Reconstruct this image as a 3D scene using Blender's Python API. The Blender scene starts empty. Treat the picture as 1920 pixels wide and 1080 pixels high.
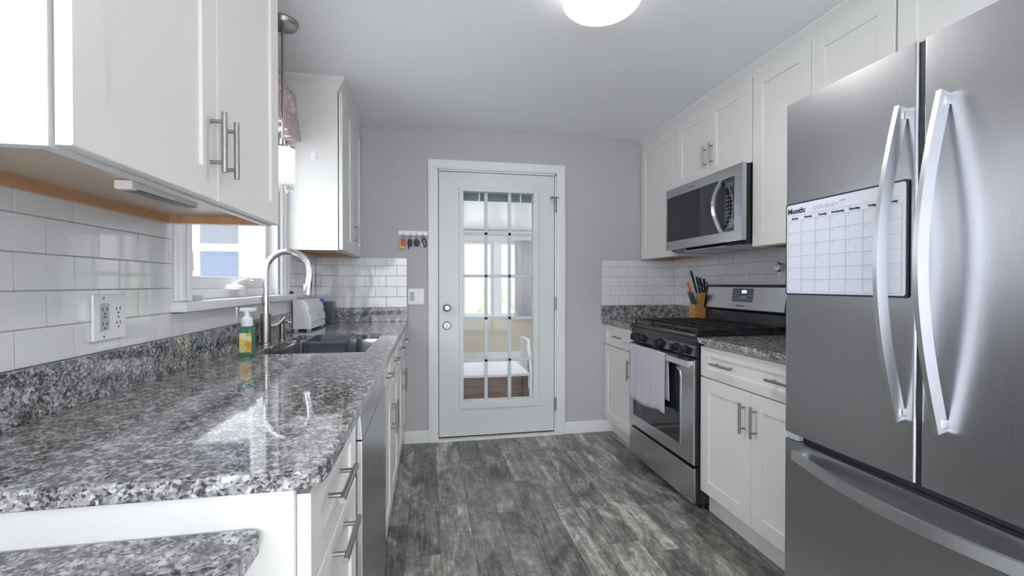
import bpy, bmesh, math, random
from mathutils import Vector, Matrix
random.seed(7)
SC = bpy.context.scene
COL = SC.collection
PI = math.pi

# ------------------------------------------------------------------ camera
cam_d = bpy.data.cameras.new('camera')
cam_d.sensor_width = 36.0
cam_d.lens = 836.254 / 1920 * 36
cam_d.clip_start = 0.02
cam_d.clip_end = 300
cam = bpy.data.objects.new('camera', cam_d)
COL.objects.link(cam)
cam.location = (0, 0, 1.1953)
cam.rotation_euler = (math.radians(90 - 0.5327), 0, math.radians(-10.5068))
SC.camera = cam

# ------------------------------------------------------------------ colour and sky
SC.view_settings.view_transform = 'Standard'
SC.view_settings.look = 'None'
SC.view_settings.gamma = 1
SC.view_settings.use_curve_mapping = False
SC.view_settings.exposure = 1.13
SC.cycles.use_denoising = True
SC.cycles.max_bounces = 10
SC.cycles.diffuse_bounces = 6
SC.cycles.glossy_bounces = 5
SC.cycles.transmission_bounces = 8
SC.cycles.transparent_max_bounces = 12
SC.cycles.sample_clamp_indirect = 6
SC.cycles.caustics_reflective = False
SC.cycles.caustics_refractive = False

world = bpy.data.worlds.new('overcast_sky')
SC.world = world
world.use_nodes = True
wn = world.node_tree.nodes['Background']
# overcast sky, brighter on the sun's side (behind the camera) than over the back garden
wt_ = world.node_tree
w_tc = wt_.nodes.new('ShaderNodeTexCoord')
w_sp = wt_.nodes.new('ShaderNodeSeparateXYZ')
wt_.links.new(w_tc.outputs['Generated'], w_sp.inputs[0])
w_mr = wt_.nodes.new('ShaderNodeMapRange')
w_mr.interpolation_type = 'SMOOTHSTEP'
w_mr.inputs[1].default_value = -0.95
w_mr.inputs[2].default_value = -0.10
w_mr.inputs[3].default_value = 3.1
w_mr.inputs[4].default_value = 1.15
wt_.links.new(w_sp.outputs[1], w_mr.inputs[0])
# and, as overcast skies are, brighter at the zenith than at the horizon
w_z = wt_.nodes.new('ShaderNodeMapRange')
w_z.inputs[1].default_value = 0.0
w_z.inputs[2].default_value = 0.9
w_z.inputs[3].default_value = 0.7
w_z.inputs[4].default_value = 2.6
wt_.links.new(w_sp.outputs[2], w_z.inputs[0])
w_m = wt_.nodes.new('ShaderNodeMath')
w_m.operation = 'MULTIPLY'
wt_.links.new(w_mr.outputs[0], w_m.inputs[0])
wt_.links.new(w_z.outputs[0], w_m.inputs[1])
wt_.links.new(w_m.outputs[0], wn.inputs[1])
wn.inputs[0].default_value = (0.92, 0.955, 1.0, 1)


# room measures
XL, XR, YB, ZC = -0.81, 2.02, 3.42, 2.371
ZT = 0.917       # counter top height


# ------------------------------------------------------------------ materials
def mat(name, color=(0.8, 0.8, 0.8), rough=0.5, metal=0.0, **kw):
    m = bpy.data.materials.new(name)
    m.use_nodes = True
    b = m.node_tree.nodes['Principled BSDF']
    b.inputs['Base Color'].default_value = (*color, 1)
    b.inputs['Roughness'].default_value = rough
    b.inputs['Metallic'].default_value = metal
    for k, v in kw.items():
        k2 = {'coat': 'Coat Weight', 'trans': 'Transmission Weight', 'ior': 'IOR', 'spec': 'Specular IOR Level',
              'emis': 'Emission Strength', 'ecol': 'Emission Color', 'sheen': 'Sheen Weight', 'aniso': 'Anisotropic',
              'coat_rough': 'Coat Roughness', 'sss': 'Subsurface Weight', 'alpha': 'Alpha'}[k]
        b.inputs[k2].default_value = (*v, 1) if k == 'ecol' else v
    return m


def N(m, t, **inp):
    n = m.node_tree.nodes.new(t)
    for k, v in inp.items():
        if hasattr(n, k) and k not in n.inputs:
            setattr(n, k, v)
        else:
            n.inputs[k].default_value = v
    return n


def L(m, a, b):
    m.node_tree.links.new(a, b)


def bsdf(m):
    return m.node_tree.nodes['Principled BSDF']


def ramp(m, src, stops, interp='LINEAR'):
    r = N(m, 'ShaderNodeValToRGB')
    r.color_ramp.interpolation = interp
    e = r.color_ramp.elements
    while len(e) < len(stops):
        e.new(0.5)
    for i, (p, c) in enumerate(stops):
        e[i].position = p
        e[i].color = (*c, 1) if len(c) == 3 else c
    L(m, src, r.inputs[0])
    return r


def math_(m, op, a, b=None, c=None):
    n = N(m, 'ShaderNodeMath', operation=op)
    for i, v in enumerate((a, b, c)):
        if v is None:
            continue
        if isinstance(v, (int, float)):
            n.inputs[i].default_value = v
        else:
            L(m, v, n.inputs[i])
    return n.outputs[0]


def bump(m, src, strength=0.1, dist=0.002):
    b = N(m, 'ShaderNodeBump', Strength=strength, Distance=dist)
    L(m, src, b.inputs['Height'])
    L(m, b.outputs[0], bsdf(m).inputs['Normal'])
    return b


def add_noise_bump(m, scale, strength, dist=0.001, vec=None):
    tc = N(m, 'ShaderNodeTexCoord')
    mp = N(m, 'ShaderNodeMapping')
    if vec:
        mp.inputs['Scale'].default_value = vec
    L(m, tc.outputs['Object'], mp.inputs[0])
    n = N(m, 'ShaderNodeTexNoise', Scale=scale, Detail=4.0)
    L(m, mp.outputs[0], n.inputs['Vector'])
    bump(m, n.outputs[0], strength, dist)
    return n


M = {}
M['cab'] = mat('white_cabinet_paint', (0.755, 0.755, 0.735), 0.33)
add_noise_bump(M['cab'], 30, 0.05, 0.0005)
M['trim'] = mat('white_trim_paint', (0.78, 0.79, 0.80), 0.38)
add_noise_bump(M['trim'], 25, 0.05, 0.0005)
M['ceil'] = mat('ceiling_paint', (0.88, 0.89, 0.90), 0.9)
add_noise_bump(M['ceil'], 120, 0.12, 0.001)
M['wall'] = mat('lilac_grey_wall_paint', (0.50, 0.475, 0.505), 0.75)
add_noise_bump(M['wall'], 150, 0.12, 0.001)
M['white_wall'] = mat('white_wall_paint', (0.82, 0.82, 0.82), 0.8)
add_noise_bump(M['white_wall'], 150, 0.1, 0.001)
M['door'] = mat('pale_green_white_door_paint', (0.68, 0.705, 0.71), 0.4)
add_noise_bump(M['door'], 20, 0.04, 0.0006)
M['muntin'] = mat('door_muntin_paint', (0.56, 0.63, 0.65), 0.45)
add_noise_bump(M['muntin'], 20, 0.04, 0.0006)
M['tile'] = mat('white_glazed_tile', (0.72, 0.73, 0.75), 0.06, ior=1.7)
add_noise_bump(M['tile'], 7, 0.03, 0.003)
M['grout'] = mat('grey_grout', (0.40, 0.40, 0.42), 0.9)
add_noise_bump(M['grout'], 300, 0.2)
M['nickel'] = mat('brushed_nickel', (0.37, 0.355, 0.335), 0.3, 1.0)
add_noise_bump(M['nickel'], 400, 0.05, 0.0003)
M['chrome'] = mat('satin_chrome', (0.78, 0.79, 0.81), 0.13, 1.0)
add_noise_bump(M['chrome'], 60, 0.02, 0.0003)
M['black'] = mat('black_enamel', (0.012, 0.013, 0.016), 0.16)
add_noise_bump(M['black'], 40, 0.03, 0.0004)
M['iron'] = mat('cast_iron', (0.02, 0.021, 0.024), 0.45)
add_noise_bump(M['iron'], 500, 0.25, 0.0004)
M['bplastic'] = mat('black_plastic', (0.022, 0.022, 0.026), 0.38)
add_noise_bump(M['bplastic'], 300, 0.1, 0.0003)
M['bglass'] = mat('black_oven_glass', (0.018, 0.020, 0.024), 0.05)
add_noise_bump(M['bglass'], 3, 0.02, 0.001)
M['plastic'] = mat('white_plastic', (0.82, 0.83, 0.84), 0.3)
add_noise_bump(M['plastic'], 60, 0.03, 0.0003)
M['gplastic'] = mat('grey_plastic', (0.48, 0.50, 0.54), 0.4)
add_noise_bump(M['gplastic'], 60, 0.03, 0.0003)
M['slate'] = mat('slate_grey_plastic', (0.085, 0.10, 0.13), 0.35)
add_noise_bump(M['slate'], 80, 0.05, 0.0004)
M['bluep'] = mat('blue_plastic', (0.02, 0.13, 0.62), 0.3)
add_noise_bump(M['bluep'], 60, 0.03, 0.0003)
M['orange'] = mat('orange_plastic', (0.85, 0.16, 0.02), 0.35)
add_noise_bump(M['orange'], 60, 0.03, 0.0003)
M['red'] = mat('red_plastic', (0.6, 0.04, 0.02), 0.35)
add_noise_bump(M['red'], 60, 0.05, 0.0003)
M['yellow'] = mat('yellow_green_card', (0.62, 0.56, 0.10), 0.4)
add_noise_bump(M['yellow'], 60, 0.05, 0.0003)
M['ink'] = mat('black_ink', (0.02, 0.022, 0.04), 0.5)
add_noise_bump(M['ink'], 60, 0.02, 0.0002)
M['greyink'] = mat('grey_ink', (0.36, 0.39, 0.46), 0.5)
add_noise_bump(M['greyink'], 60, 0.02, 0.0002)
M['pinkink'] = mat('pale_pink_marker', (0.72, 0.55, 0.63), 0.5)
add_noise_bump(M['pinkink'], 60, 0.02, 0.0002)
M['board'] = mat('whiteboard_film', (0.70, 0.74, 0.83), 0.25)
add_noise_bump(M['board'], 8, 0.03, 0.001)
M['slot'] = mat('dark_slot', (0.10, 0.10, 0.11), 0.6)
add_noise_bump(M['slot'], 60, 0.02, 0.0002)
M['beige'] = mat('beige_sunroom_wall', (0.56, 0.53, 0.44), 0.85)
add_noise_bump(M['beige'], 12, 0.3, 0.003)
M['cloth_white'] = mat('white_cloth', (0.80, 0.80, 0.82), 0.9, sheen=0.3)
add_noise_bump(M['cloth_white'], 40, 0.2, 0.002)
M['teal_white'] = mat('pale_teal_box', (0.60, 0.68, 0.68), 0.6)
add_noise_bump(M['teal_white'], 30, 0.05)
M['bounce_ground'] = mat('pale_bounce_ground', (0.74, 0.75, 0.75), 0.95)  # outdoor ground made pale so it bounces skylight up through the windows
add_noise_bump(M['bounce_ground'], 10, 0.4, 0.02)
M['carpet'] = mat('bounce_carpet', (0.74, 0.72, 0.70), 0.95)  # unseen carpet, chosen pale to bounce light onto the ceiling
add_noise_bump(M['carpet'], 200, 0.4, 0.003)
M['siding'] = mat('shaded_white_siding', (0.20, 0.215, 0.245), 0.7)  # white siding painted darker; the wing's shade is put into its colour
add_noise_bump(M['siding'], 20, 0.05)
M['shadeglass'] = mat('blue_grey_house_glass', (0.085, 0.115, 0.17), 0.45)
add_noise_bump(M['shadeglass'], 4, 0.1, 0.002)
M['curtain'] = mat('grey_curtain', (0.13, 0.14, 0.16), 0.9)
add_noise_bump(M['curtain'], 30, 0.2, 0.002)
M['blind'] = mat('folded_grey_green_blind', (0.23, 0.29, 0.29), 0.7)
add_noise_bump(M['blind'], 200, 0.2, 0.0005)
M['crystal'] = mat('clear_crystal', (0.9, 0.93, 0.97), 0.03, trans=0.85, ior=1.5)
add_noise_bump(M['crystal'], 50, 0.3, 0.001)


def emit_mat(name, color, strength, base=(0.9, 0.9, 0.9)):
    m = mat(name, base, 0.5, emis=strength, ecol=color)
    add_noise_bump(m, 30, 0.02, 0.0005)
    return m


M['lampglow'] = emit_mat('ceiling_lamp_glass', (1.0, 0.965, 0.91), 30.0)
M['lampside'] = emit_mat('ceiling_lamp_glass_side', (1.0, 0.975, 0.94), 1.5)
M['pendglow'] = emit_mat('pendant_shade_fabric', (1.0, 0.93, 0.84), 0.32, (0.6, 0.58, 0.55))
M['lcd'] = emit_mat('blue_display_digits', (0.35, 0.35, 1.0), 3.0, (0.1, 0.1, 0.6))


def glass_mat(name, tint=(1, 1, 1), gloss=0.05):
    m = bpy.data.materials.new(name)
    m.use_nodes = True
    nt = m.node_tree
    nt.nodes.remove(nt.nodes['Principled BSDF'])
    out = nt.nodes['Material Output']
    t = N(m, 'ShaderNodeBsdfTransparent')
    t.inputs[0].default_value = (*tint, 1)
    g = N(m, 'ShaderNodeBsdfGlossy', Roughness=0.02)
    fr = N(m, 'ShaderNodeFresnel', IOR=1.45)
    mx = N(m, 'ShaderNodeMixShader')
    geo = N(m, 'ShaderNodeNewGeometry')
    front = math_(m, 'SUBTRACT', 1.0, geo.outputs['Backfacing'])
    L(m, math_(m, 'MULTIPLY', fr.outputs[0], front), mx.inputs[0])
    L(m, t.outputs[0], mx.inputs[1])
    L(m, g.outputs[0], mx.inputs[2])
    L(m, mx.outputs[0], out.inputs[0])
    return m


M['glass'] = glass_mat('clear_window_glass')
M['soap'] = mat('green_soap_bottle', (0.18, 0.62, 0.45), 0.08, trans=0.75, ior=1.35)
add_noise_bump(M['soap'], 20, 0.03, 0.001)


def steel_mat(name, color, rough, axis):
    """brushed stainless: the grain is stretched along one axis"""
    m = mat(name, color, rough, 1.0)
    tc = N(m, 'ShaderNodeTexCoord')
    mp = N(m, 'ShaderNodeMapping')
    sc = [900, 900, 900]
    sc['XYZ'.index(axis)] = 5
    mp.inputs['Scale'].default_value = sc
    L(m, tc.outputs['Object'], mp.inputs[0])
    n = N(m, 'ShaderNodeTexNoise', Scale=1.0, Detail=3.0)
    L(m, mp.outputs[0], n.inputs['Vector'])
    r = N(m, 'ShaderNodeMapRange')
    r.inputs[3].default_value = rough - 0.05
    r.inputs[4].default_value = rough + 0.08
    L(m, n.outputs[0], r.inputs[0])
    L(m, r.outputs[0], bsdf(m).inputs['Roughness'])
    n2 = N(m, 'ShaderNodeTexNoise', Scale=2.6, Detail=2.0)
    L(m, tc.outputs['Object'], n2.inputs['Vector'])
    mx = N(m, 'ShaderNodeMix', data_type='RGBA')
    mx.inputs[6].default_value = (*[c * 0.93 for c in color], 1)
    mx.inputs[7].default_value = (*[min(1, c * 1.06) for c in color], 1)
    L(m, n2.outputs[0], mx.inputs[0])
    L(m, mx.outputs[2], bsdf(m).inputs['Base Color'])
    bump(m, n.outputs[0], 0.015, 0.0003)
    return m


M['steel'] = steel_mat('brushed_stainless_steel', (0.52, 0.525, 0.54), 0.24, 'Y')
M['fridge'] = steel_mat('fridge_stainless_steel', (0.47, 0.475, 0.50), 0.29, 'Z')
M['bar'] = steel_mat('satin_handle_steel', (0.74, 0.76, 0.80), 0.3, 'Z')
M['sink'] = steel_mat('sink_steel', (0.66, 0.67, 0.69), 0.2, 'Y')


def granite():
    m = mat('speckled_grey_granite', (0.3, 0.3, 0.3), 0.05, ior=1.6)
    tc = N(m, 'ShaderNodeTexCoord')
    wob = N(m, 'ShaderNodeTexNoise', Scale=90.0, Detail=3.0)
    L(m, tc.outputs['Object'], wob.inputs['Vector'])
    vm = N(m, 'ShaderNodeVectorMath', operation='MULTIPLY_ADD')
    vm.inputs[1].default_value = (0.011, 0.011, 0.011)
    L(m, wob.outputs['Color'], vm.inputs[0])
    L(m, tc.outputs['Object'], vm.inputs[2])
    def cells(scale):
        v = N(m, 'ShaderNodeTexVoronoi', Scale=scale)
        L(m, vm.outputs[0], v.inputs['Vector'])
        sp = N(m, 'ShaderNodeSeparateColor')
        L(m, v.outputs['Color'], sp.inputs[0])
        return sp
    big, small, dark = cells(125.0), cells(260.0), cells(210.0)
    cloud = N(m, 'ShaderNodeTexNoise', Scale=30.0, Detail=3.0)
    L(m, tc.outputs['Object'], cloud.inputs['Vector'])
    pick = math_(m, 'MULTIPLY', big.outputs[0], 0.42)
    pick = math_(m, 'MULTIPLY_ADD', small.outputs[0], 0.34, pick)
    pick = math_(m, 'ADD', pick, math_(m, 'MULTIPLY_ADD', cloud.outputs[0], 0.9, -0.33))
    r = ramp(m, pick, [(0.10, (0.035, 0.037, 0.045)), (0.26, (0.10, 0.10, 0.108)), (0.42, (0.20, 0.192, 0.186)),
                       (0.56, (0.31, 0.305, 0.31)), (0.72, (0.47, 0.475, 0.49)), (0.95, (0.70, 0.70, 0.72))])
    # black mica flecks
    fl = math_(m, 'GREATER_THAN', math_(m, 'MULTIPLY_ADD', cloud.outputs[0], -0.35, dark.outputs[1]), 0.66)
    mx = N(m, 'ShaderNodeMix', data_type='RGBA')
    L(m, math_(m, 'MULTIPLY', fl, 0.85), mx.inputs[0])
    L(m, r.outputs[0], mx.inputs[6])
    mx.inputs[7].default_value = (0.028, 0.030, 0.040, 1)
    L(m, mx.outputs[2], bsdf(m).inputs['Base Color'])
    return m


M['granite'] = granite()


def floor_mat():
    m = mat('grey_rustic_plank_floor', (0.2, 0.19, 0.18), 0.33)
    tc = N(m, 'ShaderNodeTexCoord')
    s = N(m, 'ShaderNodeSeparateXYZ')
    L(m, tc.outputs['Object'], s.inputs[0])
    X, Y = s.outputs[0], s.outputs[1]
    W, LEN = 0.152, 1.22
    xs = math_(m, 'DIVIDE', math_(m, 'ADD', X, 10.0 - 0.018), W)
    ix = math_(m, 'FLOOR', xs)
    fx = math_(m, 'FRACT', xs)
    w1 = N(m, 'ShaderNodeTexWhiteNoise', noise_dimensions='1D')
    L(m, ix, w1.inputs['W'])
    ys = math_(m, 'ADD', math_(m, 'DIVIDE', math_(m, 'ADD', Y, 20.0), LEN), w1.outputs['Value'])
    iy = math_(m, 'FLOOR', ys)
    fy = math_(m, 'FRACT', ys)
    cb = N(m, 'ShaderNodeCombineXYZ')
    L(m, ix, cb.inputs[0])
    L(m, iy, cb.inputs[1])
    w2 = N(m, 'ShaderNodeTexWhiteNoise', noise_dimensions='2D')
    L(m, cb.outputs[0], w2.inputs['Vector'])
    pid = w2.outputs['Value']
    # coordinates shifted for every plank
    def coords(sx, sy):
        c = N(m, 'ShaderNodeCombineXYZ')
        L(m, math_(m, 'MULTIPLY', X, sx), c.inputs[0])
        L(m, math_(m, 'MULTIPLY', Y, sy), c.inputs[1])
        L(m, math_(m, 'MULTIPLY', pid, 37.0), c.inputs[2])
        return c.outputs[0]
    big = N(m, 'ShaderNodeTexNoise', Scale=1.0, Detail=5.0, Roughness=0.6, Distortion=1.6)
    L(m, coords(5.5, 2.4), big.inputs['Vector'])
    grain = N(m, 'ShaderNodeTexNoise', Scale=1.0, Detail=7.0, Roughness=0.62, Distortion=1.4)
    L(m, coords(42.0, 3.2), grain.inputs['Vector'])
    cross = N(m, 'ShaderNodeTexNoise', Scale=1.0, Detail=6.0, Roughness=0.72, Distortion=2.6)
    L(m, coords(14.0, 9.0), cross.inputs['Vector'])
    a = math_(m, 'MULTIPLY', big.outputs[0], 0.58)
    a = math_(m, 'MULTIPLY_ADD', grain.outputs[0], 0.40, a)
    a = math_(m, 'MULTIPLY_ADD', cross.outputs[0], 0.42, a)
    a = math_(m, 'MULTIPLY_ADD', math_(m, 'SUBTRACT', pid, 0.5), 0.12, a)
    r = ramp(m, a, [(0.50, (0.036, 0.034, 0.030)), (0.60, (0.105, 0.098, 0.088)), (0.69, (0.20, 0.19, 0.173)),
                    (0.77, (0.33, 0.318, 0.293)), (0.86, (0.60, 0.585, 0.545))])
    gx = math_(m, 'MINIMUM', fx, math_(m, 'SUBTRACT', 1.0, fx))
    gy = math_(m, 'MINIMUM', fy, math_(m, 'SUBTRACT', 1.0, fy))
    ex = math_(m, 'LESS_THAN', gx, 0.008)
    ey = math_(m, 'LESS_THAN', gy, 0.0012)
    gap = math_(m, 'MAXIMUM', ex, ey)
    mx = N(m, 'ShaderNodeMix', data_type='RGBA')
    L(m, math_(m, 'MULTIPLY', gap, 0.75), mx.inputs[0])
    L(m, r.outputs[0], mx.inputs[6])
    mx.inputs[7].default_value = (0.022, 0.021, 0.02, 1)
    L(m, mx.outputs[2], bsdf(m).inputs['Base Color'])
    rr = N(m, 'ShaderNodeMapRange')
    rr.inputs[3].default_value = 0.24
    rr.inputs[4].default_value = 0.42
    L(m, big.outputs[0], rr.inputs[0])
    L(m, rr.outputs[0], bsdf(m).inputs['Roughness'])
    h = math_(m, 'SUBTRACT', math_(m, 'MULTIPLY', grain.outputs[0], 0.5), gap)
    bump(m, h, 0.12, 0.002)
    return m


M['floor'] = floor_mat()


def wood_mat(name, c1, c2, rough, axis='Z', scale=8.0):
    m = mat(name, c1, rough)
    tc = N(m, 'ShaderNodeTexCoord')
    mp = N(m, 'ShaderNodeMapping')
    sc = [scale * 6] * 3
    sc['XYZ'.index(axis)] = scale * 0.5
    mp.inputs['Scale'].default_value = sc
    L(m, tc.outputs['Object'], mp.inputs[0])
    n = N(m, 'ShaderNodeTexNoise', Scale=1.0, Detail=5.0, Distortion=0.5)
    L(m, mp.outputs[0], n.inputs['Vector'])
    r = ramp(m, n.outputs[0], [(0.3, c1), (0.7, c2)])
    L(m, r.outputs[0], bsdf(m).inputs['Base Color'])
    return m


M['oak'] = wood_mat('honey_maple_veneer', (0.46, 0.25, 0.12), (0.58, 0.34, 0.18), 0.35, 'Y', 4)
M['under'] = wood_mat('glossy_tan_underside', (0.50, 0.40, 0.31), (0.58, 0.47, 0.37), 0.25, 'Y', 4)
M['block'] = wood_mat('knife_block_wood', (0.55, 0.27, 0.08), (0.68, 0.36, 0.12), 0.4, 'Z', 6)
M['brown'] = wood_mat('weathered_brown_wood', (0.11, 0.075, 0.055), (0.22, 0.16, 0.125), 0.6, 'X', 4)


def towel_mat():
    m = mat('lilac_grey_terry_cloth', (0.49, 0.46, 0.53), 0.95, sheen=0.4)
    add_noise_bump(m, 420, 0.6, 0.002)
    return m


M['towel'] = towel_mat()


def floral():
    m = mat('pink_grey_patterned_fabric', (0.6, 0.5, 0.5), 0.9)
    tc = N(m, 'ShaderNodeTexCoord')
    v = N(m, 'ShaderNodeTexVoronoi', Scale=28.0)
    L(m, tc.outputs['Object'], v.inputs['Vector'])
    r = ramp(m, v.outputs['Distance'], [(0.0, (0.75, 0.72, 0.66)), (0.3, (0.62, 0.50, 0.48)), (0.55, (0.45, 0.36, 0.36)),
                                        (0.8, (0.66, 0.60, 0.57))])
    L(m, r.outputs[0], bsdf(m).inputs['Base Color'])
    return m


M['floral'] = floral()


def citrus():
    m = mat('citrus_label_paper', (0.9, 0.8, 0.4), 0.45)
    tc = N(m, 'ShaderNodeTexCoord')
    v = N(m, 'ShaderNodeTexVoronoi', Scale=45.0)
    L(m, tc.outputs['Object'], v.inputs['Vector'])
    sp = N(m, 'ShaderNodeSeparateColor')
    L(m, v.outputs['Color'], sp.inputs[0])
    r = ramp(m, sp.outputs[0], [(0.0, (0.82, 0.36, 0.05)), (0.35, (0.85, 0.62, 0.12)), (0.55, (0.62, 0.68, 0.22)),
                                (0.78, (0.84, 0.80, 0.50))], 'CONSTANT')
    L(m, r.outputs[0], bsdf(m).inputs['Base Color'])
    return m


M['citrus'] = citrus()


# ------------------------------------------------------------------ mesh building
class MB:
    def __init__(s):
        s.bm = bmesh.new()
        s.mi = 0

    def add(s, t, smooth=None):
        vm = {}
        for v in t.verts:
            vm[v] = s.bm.verts.new(v.co)
        for f in t.faces:
            try:
                nf = s.bm.faces.new([vm[v] for v in f.verts])
            except ValueError:
                continue
            nf.material_index = s.mi
        t.free()
        return s

    def box(s, x0, x1, y0, y1, z0, z1, bev=0.0, seg=2, mtx=None):
        t = bmesh.new()
        bmesh.ops.create_cube(t, size=1)
        for v in t.verts:
            v.co = Vector(((x0 + x1) / 2 + v.co.x * (x1 - x0), (y0 + y1) / 2 + v.co.y * (y1 - y0), (z0 + z1) / 2 + v.co.z * (z1 - z0)))
        if bev > 0:
            bmesh.ops.bevel(t, geom=t.edges[:], offset=bev, segments=seg, affect='EDGES', profile=0.6)
        if mtx is not None:
            t.transform(mtx)
        return s.add(t)

    def cyl(s, p0, p1, r0, r1=None, n=20):
        p0, p1 = Vector(p0), Vector(p1)
        d = p1 - p0
        t = bmesh.new()
        bmesh.ops.create_cone(t, cap_ends=True, segments=n, radius1=r0, radius2=r0 if r1 is None else r1, depth=d.length)
        q = Vector((0, 0, 1)).rotation_difference(d.normalized())
        t.transform(Matrix.Translation((p0 + p1) / 2) @ q.to_matrix().to_4x4())
        return s.add(t)

    def sphere(s, c, r, sc=(1, 1, 1), n=16):
        t = bmesh.new()
        bmesh.ops.create_uvsphere(t, u_segments=n, v_segments=n // 2 + 2, radius=r)
        t.transform(Matrix.Translation(c) @ Matrix.Diagonal((*sc, 1)))
        return s.add(t)

    def lathe(s, prof, c=(0, 0, 0), n=32, mtx=None):
        """prof: list of (r, z) from bottom to top"""
        t = bmesh.new()
        rings = []
        for r, z in prof:
            if r < 1e-6:
                rings.append([t.verts.new((0, 0, z))])
            else:
                rings.append([t.verts.new((r * math.cos(2 * PI * i / n), r * math.sin(2 * PI * i / n), z)) for i in range(n)])
        for a, b in zip(rings, rings[1:]):
            for i in range(n):
                j = (i + 1) % n
                if len(a) == 1 and len(b) == 1:
                    continue
                if len(a) == 1:
                    t.faces.new((a[0], b[j], b[i]))
                elif len(b) == 1:
                    t.faces.new((a[i], a[j], b[0]))
                else:
                    t.faces.new((a[i], a[j], b[j], b[i]))
        m = Matrix.Translation(c)
        if mtx is not None:
            m = m @ mtx
        t.transform(m)
        return s.add(t)

    def tube(s, pts, r, n=12, cap=True, flat=None):
        """sweep a circle (or flat=(a,b) rectangle) along pts; r number or list"""
        pts = [Vector(p) for p in pts]
        rs = r if isinstance(r, (list, tuple)) else [r] * len(pts)
        t = bmesh.new()
        tang = []
        for i in range(len(pts)):
            a = pts[max(0, i - 1)]
            b = pts[min(len(pts) - 1, i + 1)]
            tang.append((b - a).normalized())
        up = Vector((0, 0, 1)) if abs(tang[0].z) < 0.9 else Vector((0, 1, 0))
        nrm = (up - tang[0] * up.dot(tang[0])).normalized()
        rings = []
        for i, p in enumerate(pts):
            if i > 0:
                q = tang[i - 1].rotation_difference(tang[i])
                nrm = (q @ nrm).normalized()
            bi = tang[i].cross(nrm)
            ring = []
            if flat:
                for u, v in ((1, 1), (-1, 1), (-1, -1), (1, -1)):
                    ring.append(t.verts.new(p + nrm * u * flat[0] + bi * v * flat[1]))
            else:
                for k in range(n):
                    an = 2 * PI * k / n
                    ring.append(t.verts.new(p + (nrm * math.cos(an) + bi * math.sin(an)) * rs[i]))
            rings.append(ring)
        for a, b in zip(rings, rings[1:]):
            for k in range(len(a)):
                j = (k + 1) % len(a)
                t.faces.new((a[k], a[j], b[j], b[k]))
        if cap:
            t.faces.new(list(reversed(rings[0])))
            t.faces.new(rings[-1])
        return s.add(t)

    def prism(s, poly, axis, a0, a1, bev=0.0, seg=2):
        """poly in the two other axes (in XYZ order) extruded along axis"""
        t = bmesh.new()
        def P(u, v, a):
            return {'X': (a, u, v), 'Y': (u, a, v), 'Z': (u, v, a)}[axis]
        lo = [t.verts.new(P(u, v, a0)) for u, v in poly]
        hi = [t.verts.new(P(u, v, a1)) for u, v in poly]
        t.faces.new(lo)
        t.faces.new(list(reversed(hi)))
        for i in range(len(poly)):
            j = (i + 1) % len(poly)
            t.faces.new((lo[i], hi[i], hi[j], lo[j]))
        bmesh.ops.recalc_face_normals(t, faces=t.faces[:])
        if bev > 0:
            bmesh.ops.bevel(t, geom=t.edges[:], offset=bev, segments=seg, affect='EDGES', profile=0.6)
        return s.add(t)

    def panel(s, face, x, u0, u1, v0, v1, t_=0.02, stile=0.066, rec=0.0065, rail=None):
        """framed (shaker) front; x is the coordinate of its front plane, u along the wall, v up"""
        rail = stile if rail is None else rail
        t = bmesh.new()
        def P(u, v, n):
            return {'+X': (x - n, u, v), '-X': (x + n, u, v), '-Y': (u, x + n, v)}[face]
        def ring(a, b, n):
            return [t.verts.new(P(*p, n)) for p in ((u0 + a, v0 + b), (u1 - a, v0 + b), (u1 - a, v1 - b), (u0 + a, v1 - b))]
        e = 0.0018
        R = [ring(0, 0, t_), ring(0, 0, e), ring(e, e, 0), ring(stile, rail, 0), ring(stile + 0.0015, rail + 0.0015, rec)]
        t.faces.new(R[0])
        t.faces.new(R[-1])
        for a, b in zip(R, R[1:]):
            for i in range(4):
                j = (i + 1) % 4
                t.faces.new((a[i], a[j], b[j], b[i]))
        bmesh.ops.recalc_face_normals(t, faces=t.faces[:])
        return s.add(t)

    def build(s, name, mats, parent=None, root=None, angle=35, recalc=True, kind=None):
        """one mesh object; geometry was laid out in world space, root gives the origin"""
        root = root or parent
        while root is not None and root.parent is not None:
            root = root.parent
        off = root.location if root is not None else Vector((0, 0, 0))
        if recalc:
            bmesh.ops.recalc_face_normals(s.bm, faces=s.bm.faces[:])
        if root is not None:
            for v in s.bm.verts:
                v.co -= off
        else:
            # origin at the middle of the base
            xs = [v.co.x for v in s.bm.verts]; ys = [v.co.y for v in s.bm.verts]; zs = [v.co.z for v in s.bm.verts]
            off = Vector(((min(xs) + max(xs)) / 2, (min(ys) + max(ys)) / 2, min(zs)))
            for v in s.bm.verts:
                v.co -= off
        me = bpy.data.meshes.new(name)
        s.bm.to_mesh(me)
        s.bm.free()
        if not isinstance(mats, (list, tuple)):
            mats = [mats]
        for m in mats:
            me.materials.append(m)
        me.polygons.foreach_set('use_smooth', [True] * len(me.polygons))
        me.set_sharp_from_angle(angle=math.radians(angle))
        o = bpy.data.objects.new(name, me)
        COL.objects.link(o)
        if parent is not None:
            o.parent = parent
        elif root is None:
            o.location = off
        wnm = o.modifiers.new('weighted_normals', 'WEIGHTED_NORMAL')
        wnm.keep_sharp = True
        if kind:
            o['kind'] = kind
        return o


def thing(name, label, cat, loc, group=None):
    o = bpy.data.objects.new(name, None)
    o.empty_display_size = 0.05
    COL.objects.link(o)
    o.location = loc
    o['label'] = label
    o['category'] = cat
    if group:
        o['group'] = group
    return o


def tag(o, label, cat, group=None):
    o['label'] = label
    o['category'] = cat
    if group:
        o['group'] = group
    return o


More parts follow.
